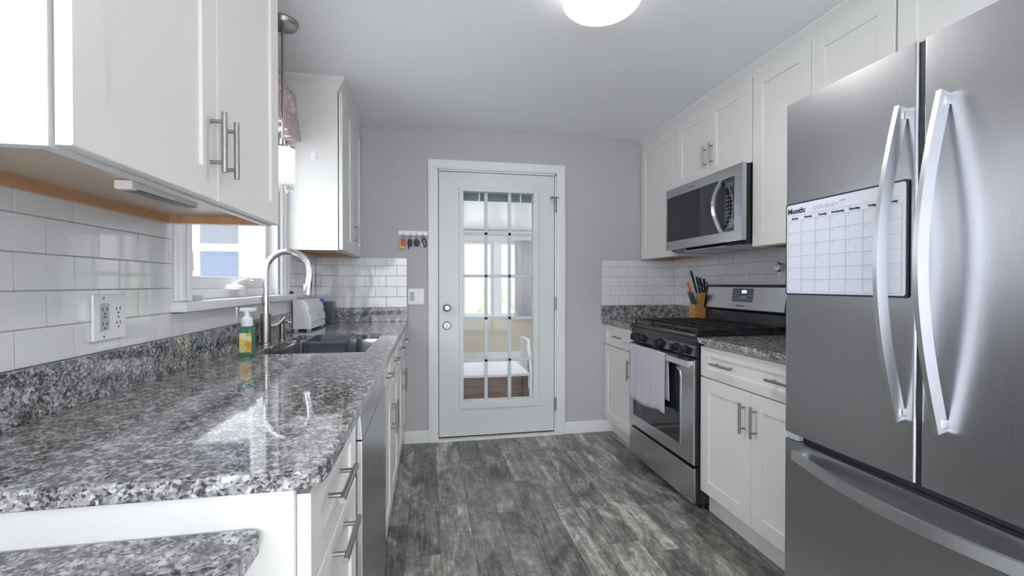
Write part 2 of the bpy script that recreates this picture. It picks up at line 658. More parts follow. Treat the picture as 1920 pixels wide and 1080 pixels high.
def struct(o, label=None):
    o['kind'] = 'structure'
    if label:
        o['label'] = label
    return o


def empty_struct(name, loc, label=None):
    o = bpy.data.objects.new(name, None)
    o.empty_display_size = 0.05
    COL.objects.link(o)
    o.location = loc
    return struct(o, label)


def copy_tree(o, parent=None):
    c = o.copy()
    COL.objects.link(c)
    if parent is not None:
        c.parent = parent
    for ch in list(o.children):
        copy_tree(ch, c)
    return c


def text(body, size, mtx, m, parent, name, extrude=0.0004, bold=0.0, align='LEFT'):
    cu = bpy.data.curves.new(name, 'FONT')
    cu.body = body
    cu.size = size
    cu.extrude = extrude
    cu.offset = bold
    cu.align_x = align
    cu.resolution_u = 2
    tmp = bpy.data.objects.new('tmp_text', cu)
    COL.objects.link(tmp)
    bpy.context.view_layer.update()
    me = bpy.data.meshes.new_from_object(tmp.evaluated_get(bpy.context.evaluated_depsgraph_get()))
    bpy.data.objects.remove(tmp)
    root = parent
    while root.parent is not None:
        root = root.parent
    me.transform(Matrix.Translation(-root.location) @ mtx)
    me.materials.clear()
    me.materials.append(m)
    o = bpy.data.objects.new(name, me)
    COL.objects.link(o)
    o.parent = parent
    return o


def frame_mtx(p, face):
    """text frame on a surface: reading direction right, up = Z"""
    if face == '-X':
        c = ((0, -1, 0), (0, 0, 1), (-1, 0, 0))
    elif face == '-Y':
        c = ((1, 0, 0), (0, 0, 1), (0, -1, 0))
    else:
        c = ((0, 1, 0), (0, 0, 1), (1, 0, 0))
    m = Matrix((c[0], c[1], c[2])).transposed().to_4x4()
    return Matrix.Translation(p) @ m


def pull(parent, c, axis, out, length, so=0.028, r=0.0058, post=None):
    """bar pull: bar plus two posts; c is on the door face"""
    b = MB()
    c = Vector(c)
    n = Vector((1 if out == '+X' else -1, 0, 0))
    a = Vector((0, 1, 0)) if axis == 'Y' else Vector((0, 0, 1))
    cc = c + n * so
    b.cyl(cc - a * length / 2, cc + a * length / 2, r, n=16)
    post = post or length * 0.34
    for s in (-1, 1):
        b.cyl(c + a * s * post, cc + a * s * post, r * 0.78, n=12)
    return b.build('handle', M['nickel'], parent)


def bridge(t, a, b_):
    for i in range(len(a)):
        j = (i + 1) % len(a)
        t.faces.new((a[i], a[j], b_[j], b_[i]))

# ------------------------------------------------------------------ room shell
def wall_with_hole(name, axis, c0, c1, a0, a1, z0, z1, holes, m, label=None):
    """axis 'X': wall plane across X from c0 to c1 running along Y (a0..a1)"""
    b = MB()
    def bx(p, q, r0, r1):
        if q - p < 1e-5 or r1 - r0 < 1e-5:
            return
        if axis == 'X':
            b.box(c0, c1, p, q, r0, r1)
        else:
            b.box(p, q, c0, c1, r0, r1)
    cur = a0
    for h0, h1, hz0, hz1 in sorted(holes):
        bx(cur, h0, z0, z1)
        bx(h0, h1, z0, hz0)
        bx(h0, h1, hz1, z1)
        cur = h1
    bx(cur, a1, z0, z1)
    return struct(b.build(name, m), label)


b = MB(); b.box(-0.95, 2.16, -0.35, 3.56, -0.08, 0.0)
struct(b.build('floor', M['floor']), 'grey rustic plank floor of the kitchen')
b = MB(); b.box(-2.75, 3.3, -3.55, -0.35, -0.08, 0.0); b.box(-2.75, -0.95, -0.35, 0.29, -0.08, 0.0); b.box(2.16, 3.3, -0.35, 0.44, -0.08, 0.0)
struct(b.build('floor_dining', M['carpet']), 'unseen pale carpet behind the camera, added to bounce light')
b = MB(); b.box(-0.95, 2.16, 0.15, 3.56, ZC, ZC + 0.1); b.box(-2.75, 3.3, -3.55, 0.15, ZC, ZC + 0.1); b.box(-2.75, -0.95, 0.15, 0.29, ZC, ZC + 0.1); b.box(2.16, 3.3, 0.15, 0.44, ZC, ZC + 0.1)
struct(b.build('ceiling', M['ceil']), 'smooth pale grey ceiling')
WIN = (1.675, 2.635, 1.137, 2.10)
wl = wall_with_hole('wall_left', 'X', XL - 0.14, XL, 0.15, YB + 0.14, 0, ZC, [WIN], M['wall'])
DX0, DX1 = 0.055, 0.992
wb = wall_with_hole('wall_back', 'Y', YB, YB + 0.14, XL, XR, 0, ZC, [(DX0, DX1, 0, 2.063)], M['wall'])
wr = wall_with_hole('wall_right', 'X', XR, XR + 0.14, 0.30, YB + 0.14, 0, ZC, [], M['wall'])
wall_with_hole('wall_rear', 'Y', -3.55, -3.41, -2.75, 3.3, 0, ZC, [(-2.3, 2.7, 0.08, 2.2)], M['white_wall'])
wall_with_hole('wall_dining_left', 'X', -2.75, -2.61, -3.41, 0.15, 0, ZC, [(-3.2, 0.0, 0.5, 2.2)], M['white_wall'])
wall_with_hole('wall_dining_right', 'X', 3.16, 3.3, -3.41, 0.30, 0, ZC, [], M['white_wall'])
wall_with_hole('wall_dining_front', 'Y', 0.15, 0.29, -2.75, XL - 0.14, 0, ZC, [], M['white_wall'])
wall_with_hole('wall_dining_side', 'Y', 0.30, 0.44, XR + 0.14, 3.3, 0, ZC, [], M['white_wall'])


def plain_window(name, axis, c, a0, a1, z0, z1, nv, label):
    """frame with mullions and a pane in one opening"""
    r = empty_struct(name, (c, (a0 + a1) / 2, z0) if axis == 'X' else ((a0 + a1) / 2, c, z0), label)
    f = MB(); g = MB()
    def bx(mb, p, q, r0, r1, t):
        if axis == 'X':
            mb.box(c - t, c + t, p, q, r0, r1, 0.002)
        else:
            mb.box(p, q, c - t, c + t, r0, r1, 0.002)
    w = 0.05
    bx(f, a0, a1, z0, z0 + w, 0.03); bx(f, a0, a1, z1 - w, z1, 0.03)
    bx(f, a0, a0 + w, z0 + w, z1 - w, 0.03); bx(f, a1 - w, a1, z0 + w, z1 - w, 0.03)
    for i in range(1, nv):
        x = a0 + (a1 - a0) * i / nv
        bx(f, x - 0.03, x + 0.03, z0 + w, z1 - w, 0.028)
    f.build('window_frame', M['trim'], r)
    bx(g, a0 + w, a1 - w, z0 + w, z1 - w, 0.003)
    g.build('pane', M['glass'], r)
    return r


plain_window('window_2', 'Y', -3.48, -2.3, 2.7, 0.08, 2.2, 4, 'tall glazed opening of the room behind')
plain_window('window_3', 'X', -2.68, -3.2, 0.0, 0.5, 2.2, 3, 'side window of the room behind')

# --- tile backsplash: every tile is real, bevelled, in one mesh per wall
def tiles(name, parent, face, plane, a0, a1, rows, off, skip=(), tw=0.1525, th_=0.0777, zbase=1.0255):
    """a0..a1 range along the wall, rows: list of (z0,z1) cut row heights"""
    g = MB(); t = MB()
    z_lo = rows[0][0]; z_hi = rows[-1][1]
    def bx(mb, u0, u1, z0, z1, d0, d1, bev=0.0, mtx=None):
        if face == '+X':
            mb.box(plane + d0, plane + d1, u0, u1, z0, z1, bev, 2, mtx)
        elif face == '-X':
            mb.box(plane - d1, plane - d0, u0, u1, z0, z1, bev, 2, mtx)
        else:
            mb.box(u0, u1, plane - d1, plane - d0, z0, z1, bev, 2, mtx)
    mb = MB()
    for z0, z1 in rows:
        k = int(round((z0 - zbase) / th_ + 0.001)) if z0 > zbase + 0.001 else 0
        k = math.floor((z0 - zbase + 0.004) / th_)
        o = off + (0.5 * tw if k % 2 else 0)
        u = o + math.floor((a0 - o) / tw) * tw
        while u < a1:
            u0, u1 = max(u, a0) + 0.0011, min(u + tw, a1) - 0.0011
            if u1 - u0 > 0.012:
                cx = (u0 + u1) / 2; cz = (z0 + z1) / 2
                ra, rb = random.gauss(0, 0.003), random.gauss(0, 0.003)
                if face in ('+X', '-X'):
                    c = Vector((plane + (0.004 if face == '+X' else -0.004), cx, cz))
                    rot = Matrix.Rotation(ra, 4, 'Z') @ Matrix.Rotation(rb, 4, 'Y')
                else:
                    c = Vector((cx, plane - 0.004, cz))
                    rot = Matrix.Rotation(ra, 4, 'Z') @ Matrix.Rotation(rb, 4, 'X')
                mt = Matrix.Translation(c) @ rot @ Matrix.Translation(-c)
                bx(mb, u0, u1, z0 + 0.0011, z1 - 0.0011, 0.002, 0.0085, 0.0018, mt)
            u += tw
    # grout bed
    mb.mi = 1
    bx(mb, a0, a1, z_lo, z_hi, 0.0005, 0.0062)
    return mb.build(name, [M['tile'], M['grout']], parent)


def rows_between(z0, z1, zb=1.0255, th_=0.0777):
    r = []
    k = 0
    while zb + k * th_ < z1 - 0.006:
        lo = max(z0, zb + k * th_); hi = min(z1, zb + (k + 1) * th_)
        if hi - lo > 0.008:
            r.append((lo, hi))
        k += 1
    return r


tiles('tile_backsplash', wl, '+X', XL, 0.60, 1.592, rows_between(1.0255, 1.402), 1.116 - 0.0763)
tiles('tile_backsplash', wl, '+X', XL, 1.592, 2.762, rows_between(1.0255, 1.10), 1.116 - 0.0763)
tiles('tile_backsplash', wl, '+X', XL, 2.762, YB - 0.001, rows_between(1.0255, 1.40), 1.116 - 0.0763)
tiles('tile_backsplash', wb, '-Y', YB, XL + 0.009, -0.164, rows_between(1.0205, 1.386, 1.0205), -0.237)
tiles('tile_backsplash', wb, '-Y', YB, 1.368, XR - 0.009, rows_between(1.0205, 1.386, 1.0205), 1.441)
tiles('tile_backsplash', wr, '-X', XR, 1.32, YB - 0.001, rows_between(1.0205, 1.44, 1.0205), 2.449)

# --- baseboards and back door casing
b = MB()
b.prism([(YB, 0), (YB - 0.014, 0), (YB - 0.014, 0.078), (YB - 0.008, 0.09), (YB, 0.09)], 'X', -0.188, -0.009)
struct(b.build('baseboard_back', M['trim']))
b = MB()
b.prism([(YB, 0), (YB - 0.014, 0), (YB - 0.014, 0.078), (YB - 0.008, 0.09), (YB, 0.09)], 'X', 1.062, 1.465)
struct(b.build('baseboard_back', M['trim']))

# ------------------------------------------------------------------ back door
door = empty_struct('door_1', (0.52, YB, 0), 'white back door with fifteen glass lites')
b = MB()
cas = [(0.0, -0.012), (0.068, -0.022), (0.068, 0.0), (0.0, 0.0)]
for x0, x1 in ((-0.0085, 0.0595), (0.993, 1.061)):
    b.box(x0, x1, YB - 0.02, YB, 0, 2.063, 0.003)
    b.box(x0 + 0.012, x1 - 0.012, YB - 0.026, YB - 0.019, 0, 2.063, 0.002)
b.box(-0.0085, 1.061, YB - 0.02, YB, 2.063, 2.131, 0.003)
b.box(0.0035, 1.049, YB - 0.026, YB - 0.019, 2.072, 2.119, 0.002)
# jambs
b.box(DX0, DX0 + 0.012, YB, YB + 0.14, 0, 2.063)
b.box(DX1 - 0.012, DX1, YB, YB + 0.14, 0, 2.063)
b.box(DX0, DX1, YB, YB + 0.14, 2.052, 2.063)
b.box(DX0, DX1, YB + 0.048, YB + 0.062, 2.03, 2.052)
b.build('door_casing', M['trim'], door)
b = MB(); b.box(DX0 - 0.045, DX1 + 0.02, YB - 0.03, YB + 0.13, 0.0, 0.016, 0.003)
b.build('threshold', M['trim'], door)
# slab with opening
SX0, SX1, SZ0, SZ1 = 0.0715, 0.9755, 0.029, 2.0475
LX0, LX1, LZ0, LZ1 = 0.257, 0.803, 0.295, 1.902
SY = YB + 0.004
b = MB()
b.box(SX0, LX0 - 0.015, SY, SY + 0.042, SZ0, SZ1, 0.002)
b.box(LX1 + 0.015, SX1, SY, SY + 0.042, SZ0, SZ1, 0.002)
b.box(LX0 - 0.015, LX1 + 0.015, SY, SY + 0.042, SZ0, LZ0 - 0.015)
b.box(LX0 - 0.015, LX1 + 0.015, SY, SY + 0.042, LZ1 + 0.015, SZ1)
b.build('door_slab', M['door'], door)
b = MB()
b.box(0.0672, SX0 + 0.004, SY + 0.030, SY + 0.046, 0.016, 2.0515)
b.box(SX1 - 0.004, 0.9798, SY + 0.030, SY + 0.046, 0.016, 2.0515)
b.box(0.0672, 0.9798, SY + 0.030, SY + 0.046, SZ1 - 0.004, 2.0515)
b.box(0.0672, 0.9798, SY + 0.012, SY + 0.046, 0.0162, SZ0 + 0.004)
b.build('weatherstrip', M['bplastic'], door)
# raised lite frame
b = MB()
FX0, FX1, FZ0, FZ1 = 0.223, 0.845, 0.236, 1.936
for sgn, y0, y1 in ((1, SY - 0.014, SY + 0.002), (1, SY + 0.040, SY + 0.055)):
    b.box(FX0, LX0, y0, y1, FZ0, FZ1, 0.004)
    b.box(LX1, FX1, y0, y1, FZ0, FZ1, 0.004)
    b.box(LX0 - 0.002, LX1 + 0.002, y0, y1, FZ0, LZ0, 0.004)
    b.box(LX0 - 0.002, LX1 + 0.002, y0, y1, LZ1, FZ1, 0.004)
b.build('lite_frame', M['door'], door)
b = MB()
for x in (0.433, 0.618):
    b.box(x - 0.013, x + 0.013, SY + 0.012, SY + 0.034, LZ0, LZ1, 0.003)
for z in (0.601, 0.928, 1.256, 1.584):
    b.box(LX0, LX1, SY + 0.012, SY + 0.034, z - 0.0125, z + 0.0125, 0.003)
b.build('muntin_grid', M['muntin'], door)
b = MB(); b.box(LX0 - 0.01, LX1 + 0.01, SY + 0.020, SY + 0.024, LZ0 - 0.01, LZ1 + 0.01)
b.build('pane', M['glass'], door)
bl = MB()
for k in range(5):
    bl.box(0.262, 0.832, SY + 0.062 - 0.0, SY + 0.085, 1.846 + k * 0.013, 1.857 + k * 0.013, 0.003)
blo = bl.build('folded_blind', M['blind'], door)
blo['label'] = 'grey green blind folded up behind the glass'
b = MB()
for x in (0.385, 0.715):
    b.box(x - 0.006, x + 0.006, SY + 0.056, SY + 0.063, 1.84, 1.912, 0.002)
b.build('blind_cord', M['plastic'], door)
b = MB()
R90 = Matrix.Rotation(PI / 2, 4, 'X')
b.lathe([(0.0, 0), (0.031, 0), (0.031, 0.006), (0.014, 0.010), (0.012, 0.028), (0.020, 0.036), (0.027, 0.048), (0.027, 0.058), (0.018, 0.066), (0.0, 0.068)],
        (0.131, SY, 1.015), 28, R90)
b.build('door_knob', M['nickel'], door)
b = MB()
b.lathe([(0.0, 0), (0.031, 0), (0.030, 0.008), (0.024, 0.014), (0.0, 0.015)], (0.131, SY, 0.878), 28, R90)
b.box(0.125, 0.137, SY - 0.03, SY - 0.013, 0.86, 0.896, 0.004)
b.build('deadbolt', M['nickel'], door)
for z in (1.815, 1.04, 0.24):
    b = MB()
    b.cyl((0.983, YB - 0.005, z - 0.045), (0.983, YB - 0.005, z + 0.045), 0.0065, n=12)
    b.sphere((0.983, YB - 0.005, z + 0.048), 0.006)
    b.sphere((0.983, YB - 0.005, z - 0.048), 0.006)
    b.build('hinge', M['nickel'], door)
b = MB()
b.cyl((0.95, YB - 0.03, 1.872), (1.005, YB - 0.018, 1.876), 0.005, n=10)
b.sphere((0.948, YB - 0.030, 1.872), 0.011)
b.sphere((1.005, YB - 0.016, 1.876), 0.009)
b.tube([(0.955, YB - 0.03, 1.868), (0.948, YB - 0.032, 1.855), (0.955, YB - 0.03, 1.842), (0.978, YB - 0.02, 1.836)], 0.0018, 8)
b.build('door_stop', M['nickel'], door)

# ------------------------------------------------------------------ kitchen window in the left wall
win = empty_struct('window_1', (XL, 2.155, 1.137), 'white casement window above the sink')
b = MB()
def casing_v(y0, y1):
    b.box(XL, XL + 0.018, y0, y1, 1.137, 2.18, 0.003)
    w = y1 - y0
    b.box(XL + 0.012, XL + 0.026, y0 + w * 0.22, y0 + w * 0.5, 1.138, 2.17, 0.003)
    b.box(XL + 0.012, XL + 0.030, y0 + w * 0.62, y1 - 0.004, 1.138, 2.17, 0.003)
casing_v(1.595, 1.672)
casing_v(2.640, 2.760)
b.box(XL, XL + 0.02, 1.595, 2.76, 2.105, 2.19, 0.003)
# jamb lining
b.box(XL - 0.14, XL, 1.655, 1.69, 1.137, 2.115)
b.box(XL - 0.14, XL, 2.615, 2.65, 1.137, 2.115)
b.box(XL - 0.14, XL, 1.69, 2.615, 2.085, 2.115)
b.build('window_casing', M['trim'], win)
b = MB()
b.box(XL - 0.10, XL + 0.002, 1.675, 2.635, 1.107, 1.1362, 0.001)
b.box(XL + 0.0, XL + 0.055, 1.575, 2.775, 1.105, 1.137, 0.004)
b.build('window_sill', M['trim'], win)
b = MB()
xf0, xf1 = XL - 0.115, XL - 0.045
b.box(xf0, xf1 + 0.02, 1.69, 2.615, 1.137, 1.175, 0.003)
b.box(xf0, xf1, 1.69, 2.615, 1.175, 1.225, 0.005)
b.box(xf0, xf1, 1.69, 2.615, 2.03, 2.085, 0.004)
b.box(xf0, xf1, 1.69, 1.735, 1.225, 2.03, 0.004)
b.box(xf0, xf1, 2.57, 2.615, 1.225, 2.03, 0.004)
b.build('window_sash', M['trim'], win)
b = MB(); b.box(xf0 + 0.02, xf0 + 0.024, 1.733, 2.572, 1.223, 2.032)
b.build('pane', M['glass'], win)
b = MB()
b.lathe([(0, 0), (0.055, 0), (0.05, 0.012), (0.03, 0.022), (0, 0.024)], (XL - 0.035, 2.12, 1.172), 24)
b.tube([(XL - 0.03, 2.13, 1.19), (XL - 0.02, 2.17, 1.205), (XL - 0.012, 2.22, 1.213), (XL - 0.01, 2.27, 1.20)], [0.012, 0.010, 0.009, 0.010], 10)
b.sphere((XL - 0.01, 2.275, 1.202), 0.014)
b.build('crank_handle', M['plastic'], win)
b = MB()
b.box(xf1, xf1 + 0.012, 1.708, 1.728, 1.29, 1.33, 0.003)
b.tube([(xf1 + 0.012, 1.718, 1.325), (xf1 + 0.026, 1.735, 1.335), (xf1 + 0.030, 1.752, 1.30), (xf1 + 0.030, 1.755, 1.240)], 0.007, 10)
b.build('sash_lock', M['plastic'], win)
b = MB()
b.box(XL + 0.006, XL + 0.028, 1.68, 1.74, 1.1375, 1.157, 0.003)
tag(b.build('sill_block', M['gplastic']), 'small pale grey block lying on the left end of the window sill', 'block')

# patterned valance hung above the window
v = thing('window_valance', 'short pink and grey patterned valance gathered above the sink window', 'valance', (XL + 0.05, 2.2, 1.95))
b = MB()
b.cyl((XL + 0.05, 1.57, 2.235), (XL + 0.05, 2.69, 2.235), 0.008, n=12)
b.box(XL + 0.0005, XL + 0.05, 1.64, 1.655, 2.225, 2.245, 0.002)
b.box(XL + 0.0005, XL + 0.05, 2.60, 2.615, 2.225, 2.245, 0.002)
b.build('curtain_rod', M['nickel'], v)
b = MB()
t = bmesh.new()
cols = 150
grid = []
for i in range(cols + 1):
    y = 1.575 + (2.685 - 1.575) * i / cols
    ph = i * 0.72
    col = []
    for k in range(7):
        z = 2.25 - k * 0.045 - (0.02 * math.sin(i * 0.11) if k == 6 else 0)
        amp = 0.010 + 0.003 * k
        col.append(t.verts.new((XL + 0.066 + amp * math.sin(ph) + 0.002 * k, y, z)))
    grid.append(col)
for i in range(cols):
    for k in range(6):
        t.faces.new((grid[i][k], grid[i + 1][k], grid[i + 1][k + 1], grid[i][k + 1]))
b.add(t)
vo = b.build('valance_fabric', M['floral'], v, recalc=False, angle=80)
sm = vo.modifiers.new('thickness', 'SOLIDIFY'); sm.thickness = 0.002


# ------------------------------------------------------------------ cabinets
def door_front(parent, face, x, u0, u1, v0, v1, name='cabinet_door', stile=0.066, rail=None):
    b = MB()
    b.panel(face, x, u0 + 0.0015, u1 - 0.0015, v0, v1, stile=stile, rail=rail)
    return b.build(name, M['cab'], parent)


def crown_profile(xf, out, z0, z1, xw):
    """profile in (x, z): steps out from the cabinet face xf towards out (+1/-1)"""
    s = out
    return [(xw, z0), (xf, z0), (xf + s * 0.004, z0 + 0.006), (xf + s * 0.006, z0 + 0.018), (xf + s * 0.018, z0 + 0.036),
            (xf + s * 0.033, z0 + 0.048), (xf + s * 0.038, z1 - 0.012), (xf + s * 0.038, z1 - 0.0008), (xw, z1 - 0.0008)]


def upper_cab(label, face, xw, xf, y0, y1, z0, z1, doors, handles, group=None, wood=True, loc_z=None, ztop_door=2.304, fy0=None, fy1=None):
    """xw wall side, xf door front plane"""
    s = 1 if face == '+X' else -1
    xb = xf - s * 0.0255          # box face
    r = thing('upper_cabinet', label, 'cabinet', ((xw + xf) / 2, (y0 + y1) / 2, z0), group)
    b = MB()
    lo, hi = min(xw, xb), max(xw, xb)
    e = 0.018
    b.box(lo, hi, y0, y0 + e, z0, z1)                       # near side
    b.box(lo, hi, y1 - e, y1, z0, z1)                       # far side
    b.box(lo, hi, y0 + e, y1 - e, z0 + 0.026, z1)           # carcass
    # face frame bottom rail hangs down to the bottom edge
    fx0, fx1 = (xb - 0.019, xb) if s > 0 else (xb, xb + 0.019)
    b.box(fx0, fx1, y0 + e, y1 - e, z0, z0 + 0.03)
    b.build('cabinet_body', M['cab'], r)
    b = MB()
    b.box(lo + 0.02 if s > 0 else fx1, fx0 if s > 0 else hi - 0.02, y0 + e, y1 - e, z0 + 0.022, z0 + 0.0262)
    b.build('underside', M['under'], r)
    b = MB()
    if s > 0:
        b.box(lo, lo + 0.02, y0 + e, y1 - e, z0 + 0.001, z0 + 0.026)
        b.box(lo + 0.02, fx0, y1 - e - 0.012, y1 - e, z0 + 0.001, z0 + 0.024)
    else:
        b.box(hi - 0.02, hi, y0 + e, y1 - e, z0 + 0.001, z0 + 0.026)
        b.box(fx1, hi - 0.02, y1 - e - 0.012, y1 - e, z0 + 0.001, z0 + 0.024)
    b.build('wood_rail', M['oak'], r)
    n = len(doors) - 1
    ds = []
    for i in range(n):
        ds.append(door_front(r, face, xf, doors[i], doors[i + 1], z0 + 0.003 if loc_z is None else loc_z, ztop_door))
    for di, yc, zc, ln in handles:
        pull(ds[di], (xf, yc, zc), 'Z', face, ln)
    return r


XUL, XUR = -0.478, 1.71
# near left pair, over the counter
ul = upper_cab('white two-door upper cabinet at the left, nearest the camera, two bar handles', '+X', XL + 0.0095, XUL, 0.705, 1.562, 1.381, 2.304,
               [0.707, 1.134, 1.560], [(0, 1.102, 1.5125, 0.134), (1, 1.166, 1.511, 0.134)])
b = MB()
b.prism(crown_profile(XUL - 0.02, 1, 2.304, ZC, XL + 0.001), 'Y', 0.705, 1.562)
b.build('crown_moulding', M['cab'], ul)
# far left pair beside the back wall
uf = upper_cab('white upper cabinet left of the back door, between window and back wall', '+X', XL + 0.0095, -0.49, 2.705, 3.417, 1.389, 2.300,
               [2.707, 3.045, 3.412], [(1, 3.095, 1.525, 0.13)], ztop_door=2.298)
def mitred_crown(xw, xf, y0, y1, z0, z1):
    """crown along the near side and the front of a cabinet, mitred at the corner"""
    prof = [(-0.03, z0), (0.0, z0), (0.004, z0 + 0.006), (0.006, z0 + 0.018), (0.018, z0 + 0.036), (0.033, z0 + 0.048), (0.038, z1 - 0.012), (0.038, z1 - 0.0008), (-0.03, z1 - 0.0008)]
    t = bmesh.new()
    cols = [[t.verts.new((xw, y0 - d, z)) for d, z in prof], [t.verts.new((xf + d, y0 - d, z)) for d, z in prof], [t.verts.new((xf + d, y1, z)) for d, z in prof]]
    for a, c in zip(cols, cols[1:]):
        bridge(t, a, c)
    t.faces.new(cols[0]); t.faces.new(list(reversed(cols[2])))
    b = MB(); b.add(t)
    return b
mitred_crown(XL + 0.001, -0.51, 2.705, 3.417, 2.300, ZC).build('crown_moulding', M['cab'], uf)
b = MB()
b.lathe([(0, 0), (0.017, 0), (0.017, 0.003), (0.006, 0.005), (0, 0.005)], (-0.644, 2.7045, 1.922), 24, R90 @ Matrix.Diagonal((1, 1.6, 1, 1)))
b.sphere((-0.644, 2.697, 1.915), 0.0055)
tag(b.build('adhesive_hook', M['plastic']), 'round clear white adhesive hook on the side of the far left cabinet', 'hook')

# right run
upper_cab('white single-door upper cabinet at the back right corner, left of the microwave', '-X', XR - 0.0095, XUR, 2.885, 3.417, 1.392, 2.304,
          [2.887, 3.412], [(0, 2.935, 1.52, 0.135)])
upper_cab('short white two-door upper cabinet above the microwave', '-X', XR - 0.0095, XUR, 2.132, 2.884, 1.849, 2.304,
          [2.134, 2.508, 2.882], [(1, 2.541, 1.99, 0.138), (0, 2.473, 1.995, 0.138)])
upper_cab('tall white two-door upper cabinet between the microwave and the refrigerator', '-X', XR - 0.0095, XUR, 1.380, 2.131, 1.392, 2.304,
          [1.382, 1.757, 2.129], [(1, 1.79, 1.52, 0.135), (0, 1.724, 1.52, 0.135)])
upper_cab('white upper cabinet above the refrigerator', '-X', XR - 0.0095, XUR, 0.46, 1.379, 1.86, 2.304,
          [0.462, 0.92, 1.377], [])
b = MB()
b.prism(crown_profile(XUR + 0.02, -1, 2.304, ZC, XR - 0.001), 'Y', 0.46, 3.417)
struct(b.build('trim_1', M['cab']), 'white crown moulding along the right cabinets')

# ---- base cabinets
def base_cab(label, face, xw, xf, y0, y1, toe_x, fronts, z_top=0.886, group=None, end_panel=False):
    s = 1 if face == '+X' else -1
    xb = xf - s * 0.021
    r = thing('base_cabinet', label, 'cabinet', ((xw + xf) / 2, (y0 + y1) / 2, 0), group)
    b = MB()
    lo, hi = min(xw, xb), max(xw, xb)
    b.box(lo, hi, y0, y1, 0.105, z_top)
    b.box(min(xw, toe_x), max(xw, toe_x), y0 + (0.0 if end_panel else 0.0), y1, 0.0, 0.105)
    b.build('cabinet_body', M['cab'], r)
    for f in fronts:
        kind, u0, u1, v0, v1 = f[:5]
        if kind == 'drawer':
            d = door_front(r, face, xf, u0, u1, v0, v1, 'drawer_front', stile=0.066, rail=min(0.045, (v1 - v0) * 0.3))
        elif kind == 'deep':
            d = door_front(r, face, xf, u0, u1, v0, v1, 'drawer_front')
        else:
            d = door_front(r, face, xf, u0, u1, v0, v1)
        for ax, yc, zc, ln in f[5]:
            pull(d, (xf, yc, zc), ax, face, ln)
    return r


XBR = 1.395
base_cab('white base cabinet in the back right corner, left of the range', '-X', XR - 0.001, XBR, 2.888, 3.417, 1.46,
         [('drawer', 2.890, 3.414, 0.716, 0.870, [('Y', 3.13, 0.795, 0.13)]),
          ('door', 2.890, 3.414, 0.117, 0.708, [('Z', 2.937, 0.585, 0.14)])])
base_cab('white two-door base cabinet between the range and the refrigerator', '-X', XR - 0.001, XBR, 1.370, 2.113, 1.45,
         [('drawer', 1.372, 2.111, 0.718, 0.872, [('Y', 1.919, 0.797, 0.155), ('Y', 1.547, 0.797, 0.155)]),
          ('door', 1.7415, 2.111, 0.117, 0.711, [('Z', 1.776, 0.592, 0.138)]),
          ('door', 1.372, 1.7415, 0.117, 0.711, [('Z', 1.707, 0.592, 0.138)])])
XBL = -0.18
bc1 = base_cab('white drawer base cabinet nearest the camera at the end of the left run', '+X', XL + 0.001, XBL, 0.725, 1.158, -0.25,
         [('drawer', 0.727, 1.156, 0.720, 0.873, [('Y', 0.905, 0.812, 0.16)]),
          ('deep', 0.727, 1.156, 0.420, 0.716, [('Y', 0.940, 0.684, 0.16)]),
          ('deep', 0.727, 1.156, 0.117, 0.416, [('Y', 0.940, 0.38, 0.16)])], end_panel=True)
b = MB(); b.box(XL + 0.001, XBL - 0.0215, 0.719, 0.7245, 0.0, 0.886)
b.build('end_panel', M['cab'], bc1)
base_cab('white sink base cabinet beyond the dishwasher, two doors and two drawer fronts', '+X', XL + 0.001, XBL, 1.775, 2.634, -0.25,
         [('drawer', 1.777, 2.203, 0.720, 0.873, [('Y', 1.98, 0.80, 0.14)]),
          ('drawer', 2.206, 2.632, 0.720, 0.873, [('Y', 2.40, 0.80, 0.14)]),
          ('door', 1.777, 2.203, 0.117, 0.716, [('Z', 2.17, 0.56, 0.14)]),
          ('door', 2.206, 2.632, 0.117, 0.716, [('Z', 2.24, 0.56, 0.14)])], z_top=0.60)
base_cab('white base cabinet at the far end of the left run, against the back wall', '+X', XL + 0.001, XBL, 2.636, 3.416, -0.25,
         [('drawer', 2.638, 3.025, 0.720, 0.873, [('Y', 2.80, 0.80, 0.14)]),
          ('drawer', 3.028, 3.414, 0.720, 0.873, [('Y', 3.21, 0.80, 0.14)]),
          ('door', 2.638, 3.025, 0.117, 0.716, [('Z', 2.99, 0.56, 0.14)]),
          ('door', 3.028, 3.414, 0.117, 0.716, [('Z', 3.06, 0.56, 0.14)])])

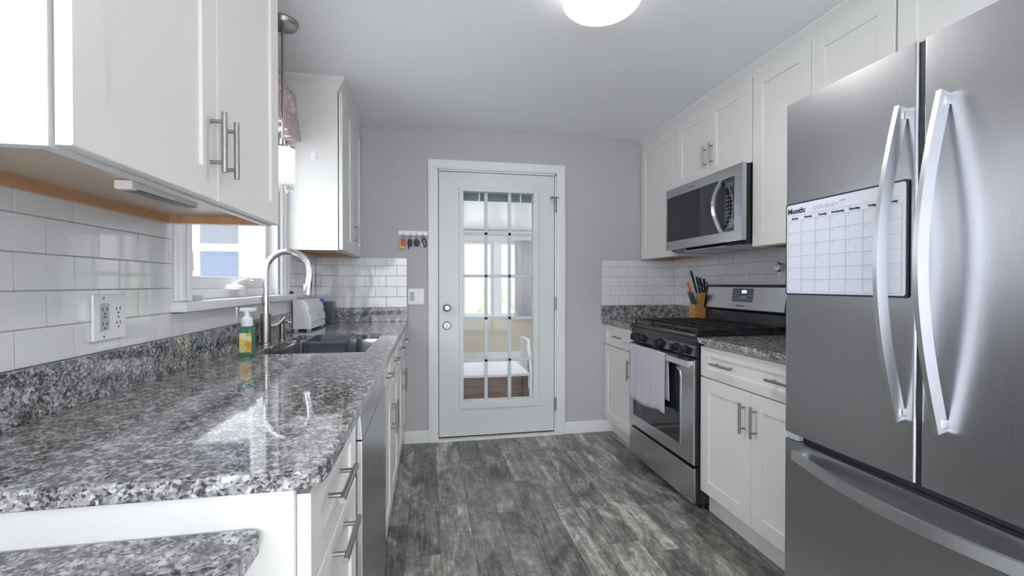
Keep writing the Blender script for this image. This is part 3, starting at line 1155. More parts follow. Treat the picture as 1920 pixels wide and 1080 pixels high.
# ------------------------------------------------------------------ worktops
def slab(b, x0, x1, y0, y1, z0, z1, holes=None, round_corners=(), rr=0.035, bev=0.004):
    """rectangular stone slab, optional hole (hx0,hx1,hy0,hy1), rounded vertical corners"""
    t = bmesh.new()
    xs = [x0, x1]; ys = [y0, y1]
    if holes:
        xs = [x0, holes[0], holes[1], x1]; ys = [y0, holes[2], holes[3], y1]
    def layer(z):
        return [[t.verts.new((x, y, z)) for y in ys] for x in xs]
    lo, hi = layer(z0), layer(z1)
    nx, ny = len(xs) - 1, len(ys) - 1
    solid = lambda i, j: 0 <= i < nx and 0 <= j < ny and not (holes and i == 1 and j == 1)
    for i in range(nx):
        for j in range(ny):
            if not solid(i, j):
                continue
            t.faces.new((hi[i][j], hi[i + 1][j], hi[i + 1][j + 1], hi[i][j + 1]))
            t.faces.new((lo[i][j], lo[i][j + 1], lo[i + 1][j + 1], lo[i + 1][j]))
            for (di, dj, p, q) in ((-1, 0, (i, j + 1), (i, j)), (1, 0, (i + 1, j), (i + 1, j + 1)), (0, -1, (i, j), (i + 1, j)), (0, 1, (i + 1, j + 1), (i, j + 1))):
                if not solid(i + di, j + dj):
                    t.faces.new((lo[p[0]][p[1]], lo[q[0]][q[1]], hi[q[0]][q[1]], hi[p[0]][p[1]]))
    bmesh.ops.recalc_face_normals(t, faces=t.faces[:])
    ed = []
    for e in t.edges:
        a, c = e.verts
        if abs(a.co.x - c.co.x) < 1e-6 and abs(a.co.y - c.co.y) < 1e-6:
            for rx, ry in round_corners:
                if abs(a.co.x - rx) < 1e-6 and abs(a.co.y - ry) < 1e-6:
                    ed.append(e)
    if ed:
        bmesh.ops.bevel(t, geom=ed, offset=rr, segments=8, affect='EDGES', profile=0.5)
    ed = [e for e in t.edges if len(e.link_faces) == 2 and e.calc_face_angle(0) > 1.2 and abs(e.verts[0].co.z - e.verts[1].co.z) < 1e-5]
    bmesh.ops.bevel(t, geom=ed, offset=bev, segments=3, affect='EDGES', profile=0.5)
    b.add(t)
    return b


SK = (-0.692, -0.262, 1.905, 2.600)
wt = thing('worktop', 'long speckled grey granite worktop with sink cut-out along the left wall', 'countertop', (-0.48, 2.06, 0.887))
b = MB()
slab(b, XL + 0.001, -0.158, 0.708, 3.418, 0.8868, ZT, SK, [(-0.158, 0.708)], 0.042)
b.build('stone_slab', M['granite'], wt)
b = MB()
b.box(XL + 0.001, XL + 0.021, 0.708, 3.418, ZT + 0.0002, 1.0252, 0.002)
b.box(XL + 0.0215, -0.164, 3.398, 3.4185, ZT + 0.0002, 1.0203, 0.002)
b.build('stone_upstand', M['granite'], wt)

wt2 = thing('worktop', 'small granite worktop in the back right corner under the knife block', 'countertop', (1.7, 3.15, 0.887))
b = MB()
slab(b, 1.372, XR - 0.001, 2.888, 3.418, 0.887, ZT)
b.build('stone_slab', M['granite'], wt2)
b = MB()
b.box(1.368, XR - 0.022, 3.398, 3.4185, ZT + 0.0002, 1.0203, 0.002)
b.box(XR - 0.021, XR - 0.001, 2.888, 3.4185, ZT + 0.0002, 1.0203, 0.002)
b.build('stone_upstand', M['granite'], wt2)

wt3 = thing('worktop', 'granite worktop between the range and the refrigerator', 'countertop', (1.7, 1.75, 0.887))
b = MB()
slab(b, 1.374, XR - 0.001, 1.318, 2.111, 0.887, ZT)
b.build('stone_slab', M['granite'], wt3)
b = MB()
b.box(XR - 0.021, XR - 0.001, 1.32, 2.111, ZT + 0.0002, 1.0203, 0.002)
b.build('stone_upstand', M['granite'], wt3)

# lower stone-topped unit in the foreground
dk = thing('low_side_unit', 'lower granite-topped unit in front of the left run, at the bottom left', 'counter', (-0.52, 0.45, 0))
b = MB()
slab(b, XL + 0.001, -0.243, 0.16, 0.717, 0.803, 0.833, None, [(-0.243, 0.717)], 0.02, 0.004)
b.build('stone_slab', M['granite'], dk)
b = MB()
b.box(XL + 0.001, -0.30, 0.18, 0.716, 0.0, 0.8028)
b.build('cabinet_body', M['cab'], dk)

# ------------------------------------------------------------------ sink, faucet
b = MB()
t = bmesh.new()
sx0, sx1, sy0, sy1 = SK[0] - 0.006, SK[1] + 0.006, SK[2] - 0.006, SK[3] + 0.006
def ring_rect(t, x0, x1, y0, y1, z, r, n=5):
    vs = []
    for cx, cy, a0 in ((x1 - r, y1 - r, 0), (x0 + r, y1 - r, 90), (x0 + r, y0 + r, 180), (x1 - r, y0 + r, 270)):
        for k in range(n + 1):
            a = math.radians(a0 + 90 * k / n)
            vs.append(t.verts.new((cx + r * math.cos(a), cy + r * math.sin(a), z)))
    return vs
zt = 0.8865
R = [ring_rect(t, sx0 - 0.02, sx1 + 0.02, sy0 - 0.02, sy1 + 0.02, zt, 0.04), ring_rect(t, sx0, sx1, sy0, sy1, zt, 0.03),
     ring_rect(t, sx0 + 0.004, sx1 - 0.004, sy0 + 0.004, sy1 - 0.004, zt - 0.02, 0.03),
     ring_rect(t, sx0 + 0.010, sx1 - 0.010, sy0 + 0.010, sy1 - 0.010, 0.70, 0.04),
     ring_rect(t, sx0 + 0.03, sx1 - 0.03, sy0 + 0.03, sy1 - 0.03, 0.682, 0.04)]
for a, c in zip(R, R[1:]):
    bridge(t, a, c)
t.faces.new(R[-1])
Ro = [ring_rect(t, sx0 - 0.02, sx1 + 0.02, sy0 - 0.02, sy1 + 0.02, zt - 0.002, 0.04), ring_rect(t, sx0 - 0.003, sx1 + 0.003, sy0 - 0.003, sy1 + 0.003, zt - 0.002, 0.03),
      ring_rect(t, sx0 + 0.004, sx1 - 0.004, sy0 + 0.004, sy1 - 0.004, 0.69, 0.04), ring_rect(t, sx0 + 0.03, sx1 - 0.03, sy0 + 0.03, sy1 - 0.03, 0.678, 0.04)]
for a, c in zip(Ro, Ro[1:]):
    bridge(t, a, c)
t.faces.new(Ro[-1])
bridge(t, R[0], Ro[0])
b.add(t)
b.cyl((-0.477, 2.25, 0.681), (-0.477, 2.25, 0.685), 0.045, n=24)
tag(b.build('kitchen_sink', M['sink']), 'undermount stainless steel sink set in the left worktop', 'sink')

# grey tub in the sink
b = MB()
t = bmesh.new()
tx0, tx1, ty0, ty1 = -0.578, -0.378, 2.20, 2.50
R = [ring_rect(t, tx0 + 0.015, tx1 - 0.015, ty0 + 0.015, ty1 - 0.015, 0.6865, 0.03), ring_rect(t, tx0, tx1, ty0, ty1, 0.914, 0.03),
     ring_rect(t, tx0 - 0.008, tx1 + 0.008, ty0 - 0.008, ty1 + 0.008, 0.916, 0.035), ring_rect(t, tx0 - 0.008, tx1 + 0.008, ty0 - 0.008, ty1 + 0.008, 0.928, 0.035),
     ring_rect(t, tx0 + 0.004, tx1 - 0.004, ty0 + 0.004, ty1 - 0.004, 0.928, 0.028), ring_rect(t, tx0 + 0.019, tx1 - 0.019, ty0 + 0.019, ty1 - 0.019, 0.692, 0.028)]
for a, c in zip(R, R[1:]):
    bridge(t, a, c)
t.faces.new(list(reversed(R[0])))
t.faces.new(R[-1])
b.add(t)
tag(b.build('dish_tub', M['slate']), 'slate grey plastic tub standing inside the sink', 'tub')

fa = thing('kitchen_faucet', 'tall gooseneck pull-down faucet in brushed steel behind the sink', 'faucet', (-0.742, 2.232, ZT))
b = MB()
b.lathe([(0, 0), (0.027, 0), (0.027, 0.005), (0.0225, 0.009), (0.0225, 0.136), (0.0215, 0.140), (0, 0.140)], (-0.742, 2.232, ZT + 0.0003), 28)
b.build('faucet_base', M['nickel'], fa)
b = MB()
pts = [(-0.742, 2.232, ZT + 0.138), (-0.742, 2.232, 1.25)]
cx, cz, ra = -0.646, 1.250, 0.096
for k in range(1, 17):
    a = PI - PI * k / 16 * 0.97
    pts.append((cx + ra * math.cos(a), 2.232, cz + ra * math.sin(a)))
b.tube(pts, 0.0138, 18)
b.build('gooseneck_spout', M['chrome'], fa)
b = MB()
e = Vector(pts[-1])
b.tube([(e.x, e.y, e.z + 0.004), (e.x + 0.0008, 2.232, 1.235), (e.x - 0.004, 2.232, 1.195), (e.x - 0.010, 2.232, 1.145), (e.x - 0.011, 2.232, 1.138)],
       [0.0150, 0.0165, 0.0170, 0.0185, 0.0150], 18)
b.box(e.x - 0.030, e.x - 0.018, 2.222, 2.240, 1.16, 1.195, 0.003)
b.build('spray_head', M['chrome'], fa)
b = MB()
b.cyl((-0.725, 2.238, ZT + 0.085), (-0.700, 2.25, ZT + 0.087), 0.015, n=18)
b.tube([(-0.700, 2.25, ZT + 0.087), (-0.69, 2.26, ZT + 0.095), (-0.672, 2.275, ZT + 0.118)], [0.010, 0.008, 0.006], 12)
b.build('lever', M['nickel'], fa)
b = MB()
b.lathe([(0, 0), (0.020, 0), (0.020, 0.004), (0.013, 0.008), (0.013, 0.075), (0.015, 0.078), (0.015, 0.090), (0, 0.091)], (-0.728, 2.413, ZT + 0.0003), 22)
b.tube([(-0.728, 2.413, ZT + 0.084), (-0.70, 2.41, ZT + 0.088), (-0.682, 2.405, ZT + 0.080)], 0.005, 10)
tag(b.build('soap_pump', M['nickel']), 'short brushed steel soap pump set in the worktop beside the faucet', 'soap dispenser')

# soap bottle
so = thing('soap_bottle', 'clear green hand soap bottle with citrus label and white pump', 'bottle', (-0.686, 1.862, ZT))
b = MB()
t = bmesh.new()
def ob(z, hx, hy, r):
    return ring_rect(t, -0.686 - hx, -0.686 + hx, 1.862 - hy, 1.862 + hy, z, r, 4)
z0 = ZT + 0.0005
R = [ob(z0, 0.021, 0.015, 0.012), ob(z0 + 0.006, 0.026, 0.019, 0.014), ob(z0 + 0.095, 0.026, 0.019, 0.014), ob(z0 + 0.108, 0.023, 0.017, 0.014), ob(z0 + 0.118, 0.017, 0.0165, 0.0155)]
for a, c in zip(R, R[1:]):
    bridge(t, a, c)
t.faces.new(list(reversed(R[0]))); t.faces.new(R[-1])
b.add(t)
b.build('bottle_body', M['soap'], so)
b = MB()
b.box(-0.706, -0.664, 1.8415, 1.8428, ZT + 0.018, ZT + 0.092, 0.0004)
lb = b.build('label', M['citrus'], so)
lb['label'] = 'orange, yellow and green citrus picture label'
b = MB()
b.lathe([(0, 0), (0.020, 0), (0.020, 0.024), (0.018, 0.030), (0.011, 0.036), (0.010, 0.055), (0.011, 0.058), (0, 0.058)], (-0.686, 1.862, ZT + 0.117), 24)
b.box(-0.711, -0.661, 1.855, 1.869, ZT + 0.172, ZT + 0.186, 0.004)
b.box(-0.668, -0.652, 1.857, 1.867, ZT + 0.176, ZT + 0.186, 0.003)
b.build('pump_top', M['plastic'], so)

# white stepped organiser, blue bottle, grey box, behind the sink
og = thing('countertop_organizer', 'white slope-topped plastic organizer on little feet, behind the sink under the sill', 'organizer', (-0.735, 2.98, ZT))
b = MB()
ox0, ox1, oy0, oy1 = -0.786, -0.690, 2.80, 3.16
zb = ZT + 0.016
b.prism([(ox0, zb), (ox1 + 0.004, zb), (ox1 + 0.004, zb + 0.075), (ox1 - 0.006, zb + 0.080), (ox1 - 0.008, zb + 0.130), (ox1 - 0.035, zb + 0.168),
         (ox0, zb + 0.168)], 'Y', oy0, oy1, 0.002)
b.box(ox0 - 0.002, ox1 + 0.008, oy0 - 0.003, oy1 + 0.003, zb - 0.004, zb + 0.004, 0.0015)
b.build('organizer_body', M['plastic'], og)
b = MB()
for k in range(3):
    ya = oy0 + 0.012 + k * 0.115
    b.box(ox1 + 0.003, ox1 + 0.014, ya, ya + 0.105, zb + 0.040, zb + 0.046, 0.001)
    b.box(ox1 + 0.003, ox1 + 0.0055, ya, ya + 0.002, zb + 0.046, zb + 0.068)
    b.box(ox1 + 0.003, ox1 + 0.0055, ya + 0.103, ya + 0.105, zb + 0.046, zb + 0.068)
b.build('front_ledge', M['plastic'], og)
for fx in (ox0 + 0.014, ox1 - 0.012):
    for fy in (oy0 + 0.02, oy1 - 0.02):
        b = MB(); b.box(fx - 0.010, fx + 0.010, fy - 0.012, fy + 0.012, ZT + 0.0004, zb - 0.003, 0.002)
        b.build('foot', M['plastic'], og)
bb = thing('blue_capped_bottle', 'small bottle with a bright blue cap behind the white organizer', 'bottle', (-0.70, 3.215, ZT))
b = MB(); b.lathe([(0, 0), (0.018, 0), (0.018, 0.125), (0.012, 0.135), (0, 0.135)], (-0.722, 3.215, ZT + 0.0004), 20)
b.build('bottle_body', M['gplastic'], bb)
b = MB(); b.lathe([(0, 0), (0.0165, 0), (0.0165, 0.038), (0.014, 0.042), (0, 0.042)], (-0.722, 3.215, ZT + 0.134), 20)
b.build('cap', M['bluep'], bb)
b = MB(); b.box(-0.775, -0.662, 3.285, 3.375, ZT + 0.0004, ZT + 0.155, 0.006)
tag(b.build('dark_grey_canister', M['slate']), 'dark grey box-shaped canister in the back left corner of the worktop', 'canister')
b = MB(); b.sphere((-0.779, 2.735, 1.1465), 0.011, (1, 1.5, 0.8))
b.sphere((-0.775, 2.750, 1.146), 0.009)
tag(b.build('dark_blue_scrubber', M['slate']), 'tiny dark blue item lying on the far end of the window sill', 'scrubber')

# ------------------------------------------------------------------ dishwasher
dw = thing('dishwasher', 'stainless steel dishwasher between the drawer cabinet and the sink cabinet', 'dishwasher', (-0.48, 1.465, 0))
b = MB(); b.box(XL + 0.03, -0.205, 1.165, 1.768, 0.10, 0.875)
b.box(XL + 0.03, -0.26, 1.165, 1.768, 0.0, 0.10)
b.build('dishwasher_body', M['slot'], dw)
b = MB(); b.box(-0.204, -0.166, 1.166, 1.768, 0.115, 0.80, 0.003)
b.build('dishwasher_door', M['steel'], dw)
b = MB(); b.prism([(-0.204, 0.803), (-0.166, 0.803), (-0.172, 0.876), (-0.204, 0.876)], 'Y', 1.166, 1.768, 0.002)
b.build('control_panel', M['steel'], dw)
b = MB()
for k in range(7):
    b.box(-0.2045, -0.196, 1.1635, 1.1662, 0.70 + k * 0.012, 0.706 + k * 0.012)
b.build('side_vent', M['slot'], dw)

# ------------------------------------------------------------------ outlet, switch plate
def slot_pair(b, face_y, z, x):
    b.box(x, x + 0.0012, face_y - 0.0085, face_y - 0.0062, z, z + 0.008)
    b.box(x, x + 0.0012, face_y + 0.0052, face_y + 0.0075, z, z + 0.008)
    b.cyl((x, face_y - 0.0005, z - 0.007), (x + 0.0012, face_y - 0.0005, z - 0.007), 0.0028, n=10)

ou = thing('outlet_plate', 'white double outlet plate on the tile under the near left cabinet', 'outlet', (XL + 0.009, 1.295, 1.055))
b = MB(); b.box(XL + 0.009, XL + 0.016, 1.238, 1.355, 1.055, 1.169, 0.003)
b.build('cover_plate', M['plastic'], ou)
b = MB(); b.box(XL + 0.0155, XL + 0.0185, 1.256, 1.288, 1.079, 1.147, 0.001)
b.build('receptacle', M['gplastic'], ou)
for y_, z, px in ((1.272, 1.128, XL + 0.0180), (1.272, 1.092, XL + 0.0180), (1.325, 1.128, XL + 0.0155), (1.325, 1.092, XL + 0.0155)):
    b = MB(); slot_pair(b, y_, z, px); b.build('socket_holes', M['slot'], ou)
b = MB(); b.box(XL + 0.018, XL + 0.019, 1.266, 1.278, 1.1115, 1.1145); b.build('test_button', M['slot'], ou)
for y_, z in ((1.272, 1.160), (1.272, 1.064), (1.325, 1.110)):
    b = MB(); b.cyl((XL + 0.0155, y_, z), (XL + 0.0165, y_, z), 0.0028, n=10); b.build('screw', M['slot'], ou)

sw = thing('switch_plate', 'white double switch plate on the wall left of the back door', 'switch', (-0.0975, YB, 1.04))
b = MB(); b.box(-0.156, -0.039, YB - 0.007, YB - 0.0003, 1.041, 1.160, 0.003)
b.build('cover_plate', M['plastic'], sw)
b = MB()
b.box(-0.077, -0.067, YB - 0.016, YB - 0.0065, 1.093, 1.110, 0.002)
b.build('toggle', M['plastic'], sw)
b = MB(); b.box(-0.142, -0.110, YB - 0.010, YB - 0.0065, 1.068, 1.133, 0.0015)
b.build('receptacle', M['gplastic'], sw)
for z in (1.116, 1.086):
    b = MB()
    b.box(-0.133, -0.131, YB - 0.0106, YB - 0.0098, z, z + 0.008)
    b.box(-0.121, -0.119, YB - 0.0106, YB - 0.0098, z, z + 0.008)
    b.build('socket_holes', M['slot'], sw)
for z in (1.150, 1.051):
    b = MB(); b.cyl((-0.072, YB - 0.0075, z), (-0.072, YB - 0.0066, z), 0.0025, n=8); b.build('screw', M['slot'], sw)

# ------------------------------------------------------------------ key rack with four bunches
kr = thing('key_rack', 'white key rack with four hooks on the wall left of the back door', 'key rack', (-0.118, YB, 1.557))
b = MB(); b.box(-0.225, -0.011, YB - 0.012, YB - 0.0003, 1.557, 1.590, 0.002)
b.build('rack_board', M['plastic'], kr)
hx = (-0.186, -0.137, -0.090, -0.044)
for x in hx:
    b = MB()
    b.box(x - 0.004, x + 0.004, YB - 0.014, YB - 0.0115, 1.556, 1.578, 0.001)
    b.tube([(x, YB - 0.014, 1.562), (x, YB - 0.022, 1.555), (x, YB - 0.028, 1.558), (x, YB - 0.030, 1.566)], 0.0018, 8)
    b.build('hook', M['nickel'], kr)
def ring_mesh(b, c, r, rad=0.0014, n=20, tilt=0.0):
    pts = [(c[0] + r * math.cos(2 * PI * k / n), c[1] + tilt * math.cos(2 * PI * k / n), c[2] + r * math.sin(2 * PI * k / n)) for k in range(n + 1)]
    b.tube(pts, rad, 6, cap=False)
def keyring(i, label):
    r = thing('key_bunch', label, 'keys', (hx[i], YB - 0.022, 1.47))
    b = MB(); ring_mesh(b, (hx[i], YB - 0.026, 1.545), 0.010)
    b.cyl((hx[i], YB - 0.024, 1.535), (hx[i], YB - 0.022, 1.515), 0.002, n=8)
    b.build('split_ring', M['nickel'], r)
    return r
k0 = keyring(0, 'key bunch with a red fob and yellow green tag, leftmost on the rack')
b = MB(); b.box(-0.216, -0.180, YB - 0.017, YB - 0.014, 1.458, 1.528, 0.001)
b.build('tag_card', M['yellow'], k0)
b = MB(); b.box(-0.206, -0.172, YB - 0.027, YB - 0.018, 1.478, 1.530, 0.004)
b.build('red_fob', M['red'], k0)
k1 = keyring(1, 'key bunch with one large black car fob, second from left on the rack')
b = MB(); b.sphere((hx[1] - 0.004, YB - 0.018, 1.500), 0.021, (0.85, 0.35, 1.45)); b.cyl((hx[1] - 0.012, YB - 0.016, 1.478), (hx[1] - 0.016, YB - 0.012, 1.452), 0.003, n=8)
b.build('black_fob', M['bplastic'], k1)
k2 = keyring(2, 'key bunch with a black fob and keys, third from left on the rack')
b = MB(); b.sphere((hx[2] - 0.004, YB - 0.018, 1.503), 0.019, (0.9, 0.35, 1.55)); b.box(hx[2] + 0.008, hx[2] + 0.018, YB - 0.016, YB - 0.012, 1.478, 1.52, 0.001)
b.build('black_fob', M['bplastic'], k2)
k3 = keyring(3, 'black oval carabiner clip with keys, rightmost on the rack')
b = MB()
pts = [(hx[3] + 0.008 + 0.013 * math.cos(a) + 0.16 * (0.034 * math.sin(a)) * -1, YB - 0.018, 1.505 + 0.034 * math.sin(a)) for a in [2 * PI * k / 24 for k in range(25)]]
b.tube(pts, 0.0042, 8, cap=False)
b.build('carabiner', M['bplastic'], k3)
b = MB(); b.box(hx[3] - 0.012, hx[3] - 0.004, YB - 0.014, YB - 0.011, 1.475, 1.52, 0.001)
b.build('key', M['nickel'], k3)

# ------------------------------------------------------------------ lamps
cl = thing('ceiling_lamp', 'round white glass flush-mount ceiling lamp with thin nickel band', 'lamp', (0.672, 1.68, ZC))
b = MB()
b.lathe([(0.0, 0), (0.138, 0), (0.138, -0.022), (0.0, -0.022)], (0.672, 1.68, ZC - 0.0004), 48)
b.build('mounting_pan', M['nickel'], cl)
b = MB()
b.lathe([(0.118, -0.086), (0.135, -0.080), (0.150, -0.066), (0.152, -0.050), (0.152, -0.026), (0.144, -0.0225), (0.0, -0.0225)][::-1], (0.672, 1.68, ZC), 56)
b.mi = 1
b.lathe([(0.0, -0.094), (0.05, -0.093), (0.09, -0.0895), (0.118, -0.086)][::-1], (0.672, 1.68, ZC), 56)
b.build('glass_shade', [M['lampside'], M['lampglow']], cl)

pe = thing('pendant_lamp', 'small nickel pendant lamp with white shade and crystals over the sink', 'lamp', (-0.648, 2.165, ZC))
pcx, pcy = -0.645, 2.165
b = MB(); b.lathe([(0, 0), (0.066, 0), (0.066, -0.008), (0.058, -0.022), (0.012, -0.028), (0, -0.028)][::-1], (pcx, pcy, ZC - 0.0004), 36)
b.build('ceiling_canopy', M['nickel'], pe)
b = MB(); b.cyl((pcx, pcy, ZC - 0.02), (pcx, pcy, 1.84), 0.006, n=14)
b.cyl((pcx, pcy, 1.845), (pcx, pcy, 1.812), 0.014, n=18)
b.build('stem', M['nickel'], pe)
b = MB()
b.lathe([(0.049, 1.655), (0.049, 1.805), (0.046, 1.805), (0.046, 1.655), (0.049, 1.655)], (pcx, pcy, 0), 36)
b.build('lamp_shade', M['pendglow'], pe)
b = MB()
b.lathe([(0.0505, 1.802), (0.0505, 1.808), (0.0, 1.812)], (pcx, pcy, 0), 36)
b.build('top_ring', M['nickel'], pe)
b = MB()
for k in range(12):
    a = 2 * PI * k / 12
    for rr_, dz in ((0.040, 0.0), (0.020, -0.006)):
        if rr_ < 0.03 and k % 2:
            continue
        x, y = pcx + rr_ * math.cos(a), pcy + rr_ * math.sin(a)
        b.lathe([(0, 0), (0.005, 0.010), (0.006, 0.020), (0.002, 0.036), (0.001, 0.044), (0, 0.044)], (x, y, 1.612 + dz), 8)
b.build('crystal_drops', M['crystal'], pe)
for m_ in ():
    pass

uc = thing('cabinet_light_bar', 'slim white stick light mounted under the near left cabinet', 'lamp', (-0.59, 1.13, 1.385))
rot = Matrix.Translation((-0.592, 1.13, 0)) @ Matrix.Rotation(math.radians(-2.5), 4, 'Z') @ Matrix.Translation((0.592, -1.13, 0))
b = MB(); b.box(-0.607, -0.577, 1.028, 1.245, 1.3845, 1.4025, 0.003, 2, rot)
b.build('light_housing', M['slate'], uc)
b = MB(); b.box(-0.609, -0.575, 1.012, 1.030, 1.3835, 1.4025, 0.004, 2, rot)
b.box(-0.5775, -0.5745, 1.03, 1.245, 1.3865, 1.4005, 0.001, 2, rot)
b.build('end_cap', M['plastic'], uc)

# ------------------------------------------------------------------ microwave
mw = thing('microwave_oven', 'stainless over-the-range microwave with dark glass door', 'microwave', (1.83, 2.51, 1.42))
my0, my1 = 2.118, 2.898
b = MB()
b.prism([(XR - 0.01, 1.412), (1.70, 1.412), (1.668, 1.432), (1.668, 1.847), (XR - 0.01, 1.847)], 'Y', 2.134, 2.882)
b.build('microwave_body', M['black'], mw)
MX = 1.642
gz0, gz1 = 1.488, 1.788
b = MB()
b.box(MX, 1.667, my0, my1, gz1, 1.846, 0.003)
b.box(MX, 1.667, my0, my1, 1.430, gz0, 0.003)
b.box(MX, 1.667, my0, 2.184, gz0 - 0.002, gz1 + 0.002, 0.002)
b.box(MX, 1.667, my1 - 0.012, my1, gz0 - 0.002, gz1 + 0.002, 0.002)
b.build('steel_frame', M['steel'], mw)
b = MB(); b.box(MX + 0.002, 1.667, 2.286, my1 - 0.012, gz0, gz1, 0.001)
b.build('door_glass', M['bglass'], mw)
b = MB(); b.box(MX + 0.003, 1.667, 2.184, 2.284, gz0, gz1, 0.001)
cp_ = b.build('control_panel', M['bglass'], mw)
b = MB()
for r_ in range(9):
    for c_ in range(3):
        b.box(MX + 0.0022, MX + 0.0032, 2.200 + c_ * 0.022, 2.209 + c_ * 0.022, 1.508 + r_ * 0.022, 1.512 + r_ * 0.022)
b.build('key_legends', M['greyink'], cp_)
b = MB(); b.box(MX + 0.002, MX + 0.0032, 2.197, 2.262, 1.735, 1.765)
b.build('display', M['slate'], cp_)
def bow(p0, p1, out, depth, n=20, power=1.0):
    p0, p1, out = Vector(p0), Vector(p1), Vector(out)
    return [p0.lerp(p1, k / n) + out * depth * (math.sin(PI * k / n) ** power) for k in range(n + 1)]
b = MB()
b.tube(bow((MX - 0.004, 2.288, 1.786), (MX - 0.004, 2.288, 1.490), (-1, 0, 0), 0.052), 0.01, flat=(0.0045, 0.013))
b.box(MX - 0.008, MX + 0.003, 2.276, 2.300, 1.775, 1.79, 0.002)
b.box(MX - 0.008, MX + 0.003, 2.276, 2.300, 1.487, 1.502, 0.002)
b.build('handle', M['chrome'], mw)
b = MB()
b.box(1.70, 1.98, 2.20, 2.48, 1.4105, 1.413, 0.001)
b.box(1.70, 1.98, 2.53, 2.81, 1.4105, 1.413, 0.001)
b.build('vent_filter', M['steel'], mw)
b = MB()
b.box(1.672, 1.70, 2.30, 2.72, 1.4108, 1.4165, 0.001)
b.build('cooktop_lens', M['gplastic'], mw)
text('Whirlpool', 0.015, frame_mtx((MX - 0.0004, 2.62, 1.812), '-X'), M['slot'], mw, 'maker_lettering')

# ------------------------------------------------------------------ range
ra_ = thing('gas_range', 'stainless and black freestanding gas range with a towel on its oven handle', 'stove', (1.70, 2.5, 0))
ry0, ry1 = 2.120, 2.880
b = MB()
b.box(1.402, XR - 0.012, ry0, ry1, 0.035, 0.905, 0.002)
b.box(1.3725, 1.403, ry0 + 0.004, ry1 - 0.004, 0.236, 0.800, 0.002)
b.box(1.3785, 1.403, ry0 + 0.004, ry1 - 0.004, 0.05, 0.222, 0.002)
for fx in (1.44, 1.95):
    for fy in (ry0 + 0.03, ry1 - 0.03):
        b.cyl((fx, fy, 0.0), (fx, fy, 0.036), 0.018, n=12)
b.build('range_body', M['bplastic'], ra_)
b = MB()
b.box(1.3725, 1.905, ry0 - 0.004, ry1 + 0.004, 0.9055, 0.930, 0.006)
b.build('cooktop', M['black'], ra_)
b = MB()   # sloped control panel
b.prism([(1.402, 0.812), (1.366, 0.812), (1.376, 0.866), (1.376, 0.9035), (1.402, 0.9035)], 'Y', ry0, ry1, 0.002)
cpn = b.build('control_panel', M['black'], ra_)
for i, (y, z) in enumerate([(2.80, 0.842), (2.715, 0.842), (2.49, 0.838), (2.305, 0.840), (2.215, 0.840)]):
    b = MB()
    rk = 0.026 if i == 2 else 0.021
    b.cyl((1.374, y, z), (1.366, y, z - 0.001), rk * 1.1, n=24)
    b.cyl((1.367, y, z - 0.001), (1.345, y, z - 0.003), rk, rk * 0.9, n=24)
    b.box(1.330, 1.346, y - 0.006, y + 0.006, z - rk, z + rk * 0.85, 0.003)
    b.build('knob', M['bplastic'], cpn)
b = MB()
b.prism([(1.372, 0.238), (1.364, 0.238), (1.360, 0.242), (1.360, 0.788), (1.372, 0.796)], 'Y', ry0 + 0.002, ry1 - 0.002, 0.0015)
od = b.build('oven_door', M['steel'], ra_)
b = MB()
wp = [(2.245, 0.318), (2.810, 0.318), (2.810, 0.700), (2.78, 0.735), (2.28, 0.735), (2.25, 0.715), (2.240, 0.680)]
b.prism(wp, 'X', 1.357, 1.366, 0.0012)
b.build('oven_window', M['bglass'], od)
b = MB()
wi = [(y + (0.006 if y > 2.5 else -0.006), z + (0.005 if z > 0.5 else -0.005)) for y, z in wp]
wi2 = wp
t = bmesh.new()
A = [t.verts.new((1.3585, y, z)) for y, z in wi]; B = [t.verts.new((1.3555, y, z)) for y, z in wp]
C_ = [t.verts.new((1.3605, y, z)) for y, z in wi]
bridge(t, A, B)
bridge(t, C_, A)
b.add(t)
b.build('window_bezel', M['chrome'], od)
b = MB()
b.tube([(1.3255, ry0 - 0.012, 0.778), (1.3235, 2.3, 0.778), (1.3235, 2.7, 0.778), (1.3255, ry1 + 0.004, 0.778)], 0.01, flat=(0.0155, 0.008))
for y in (ry0 + 0.02, ry1 - 0.03):
    b.box(1.325, 1.362, y - 0.013, y + 0.013, 0.766, 0.790, 0.003)
b.build('oven_handle', M['bar'], od)
b = MB()
b.box(1.362, 1.378, ry0 + 0.002, ry1 - 0.002, 0.036, 0.222, 0.004)
b.build('storage_drawer', M['steel'], ra_)
# burners and grates
for bx_, by_, br in ((1.53, 2.31, 0.045), (1.76, 2.31, 0.036), (1.53, 2.69, 0.036), (1.76, 2.69, 0.045), (1.645, 2.5, 0.04)):
    b = MB()
    b.lathe([(0, 0), (br + 0.012, 0), (br + 0.008, 0.006), (br, 0.008), (br, 0.014), (br - 0.006, 0.018), (0, 0.018)], (bx_, by_, 0.930), 24)
    b.build('burner', M['iron'], ra_)
for gy0, gy1 in ((ry0 + 0.015, 2.372), (2.376, 2.624), (2.628, ry1 - 0.015)):
    b = MB()
    zt_, zb_ = 0.957, 0.945
    for x in (1.40, 1.515, 1.63, 1.745, 1.875):
        b.box(x - 0.005, x + 0.005, gy0, gy1, zb_, zt_, 0.002)
    for y in (gy0 + 0.005, (gy0 + gy1) / 2, gy1 - 0.005):
        b.box(1.395, 1.880, y - 0.005, y + 0.005, zb_, zt_, 0.002)
    for x in (1.40, 1.875):
        for y in (gy0 + 0.006, gy1 - 0.006):
            b.box(x - 0.006, x + 0.006, y - 0.006, y + 0.006, 0.930, zb_ + 0.002, 0.001)
    b.build('grate', M['iron'], ra_)
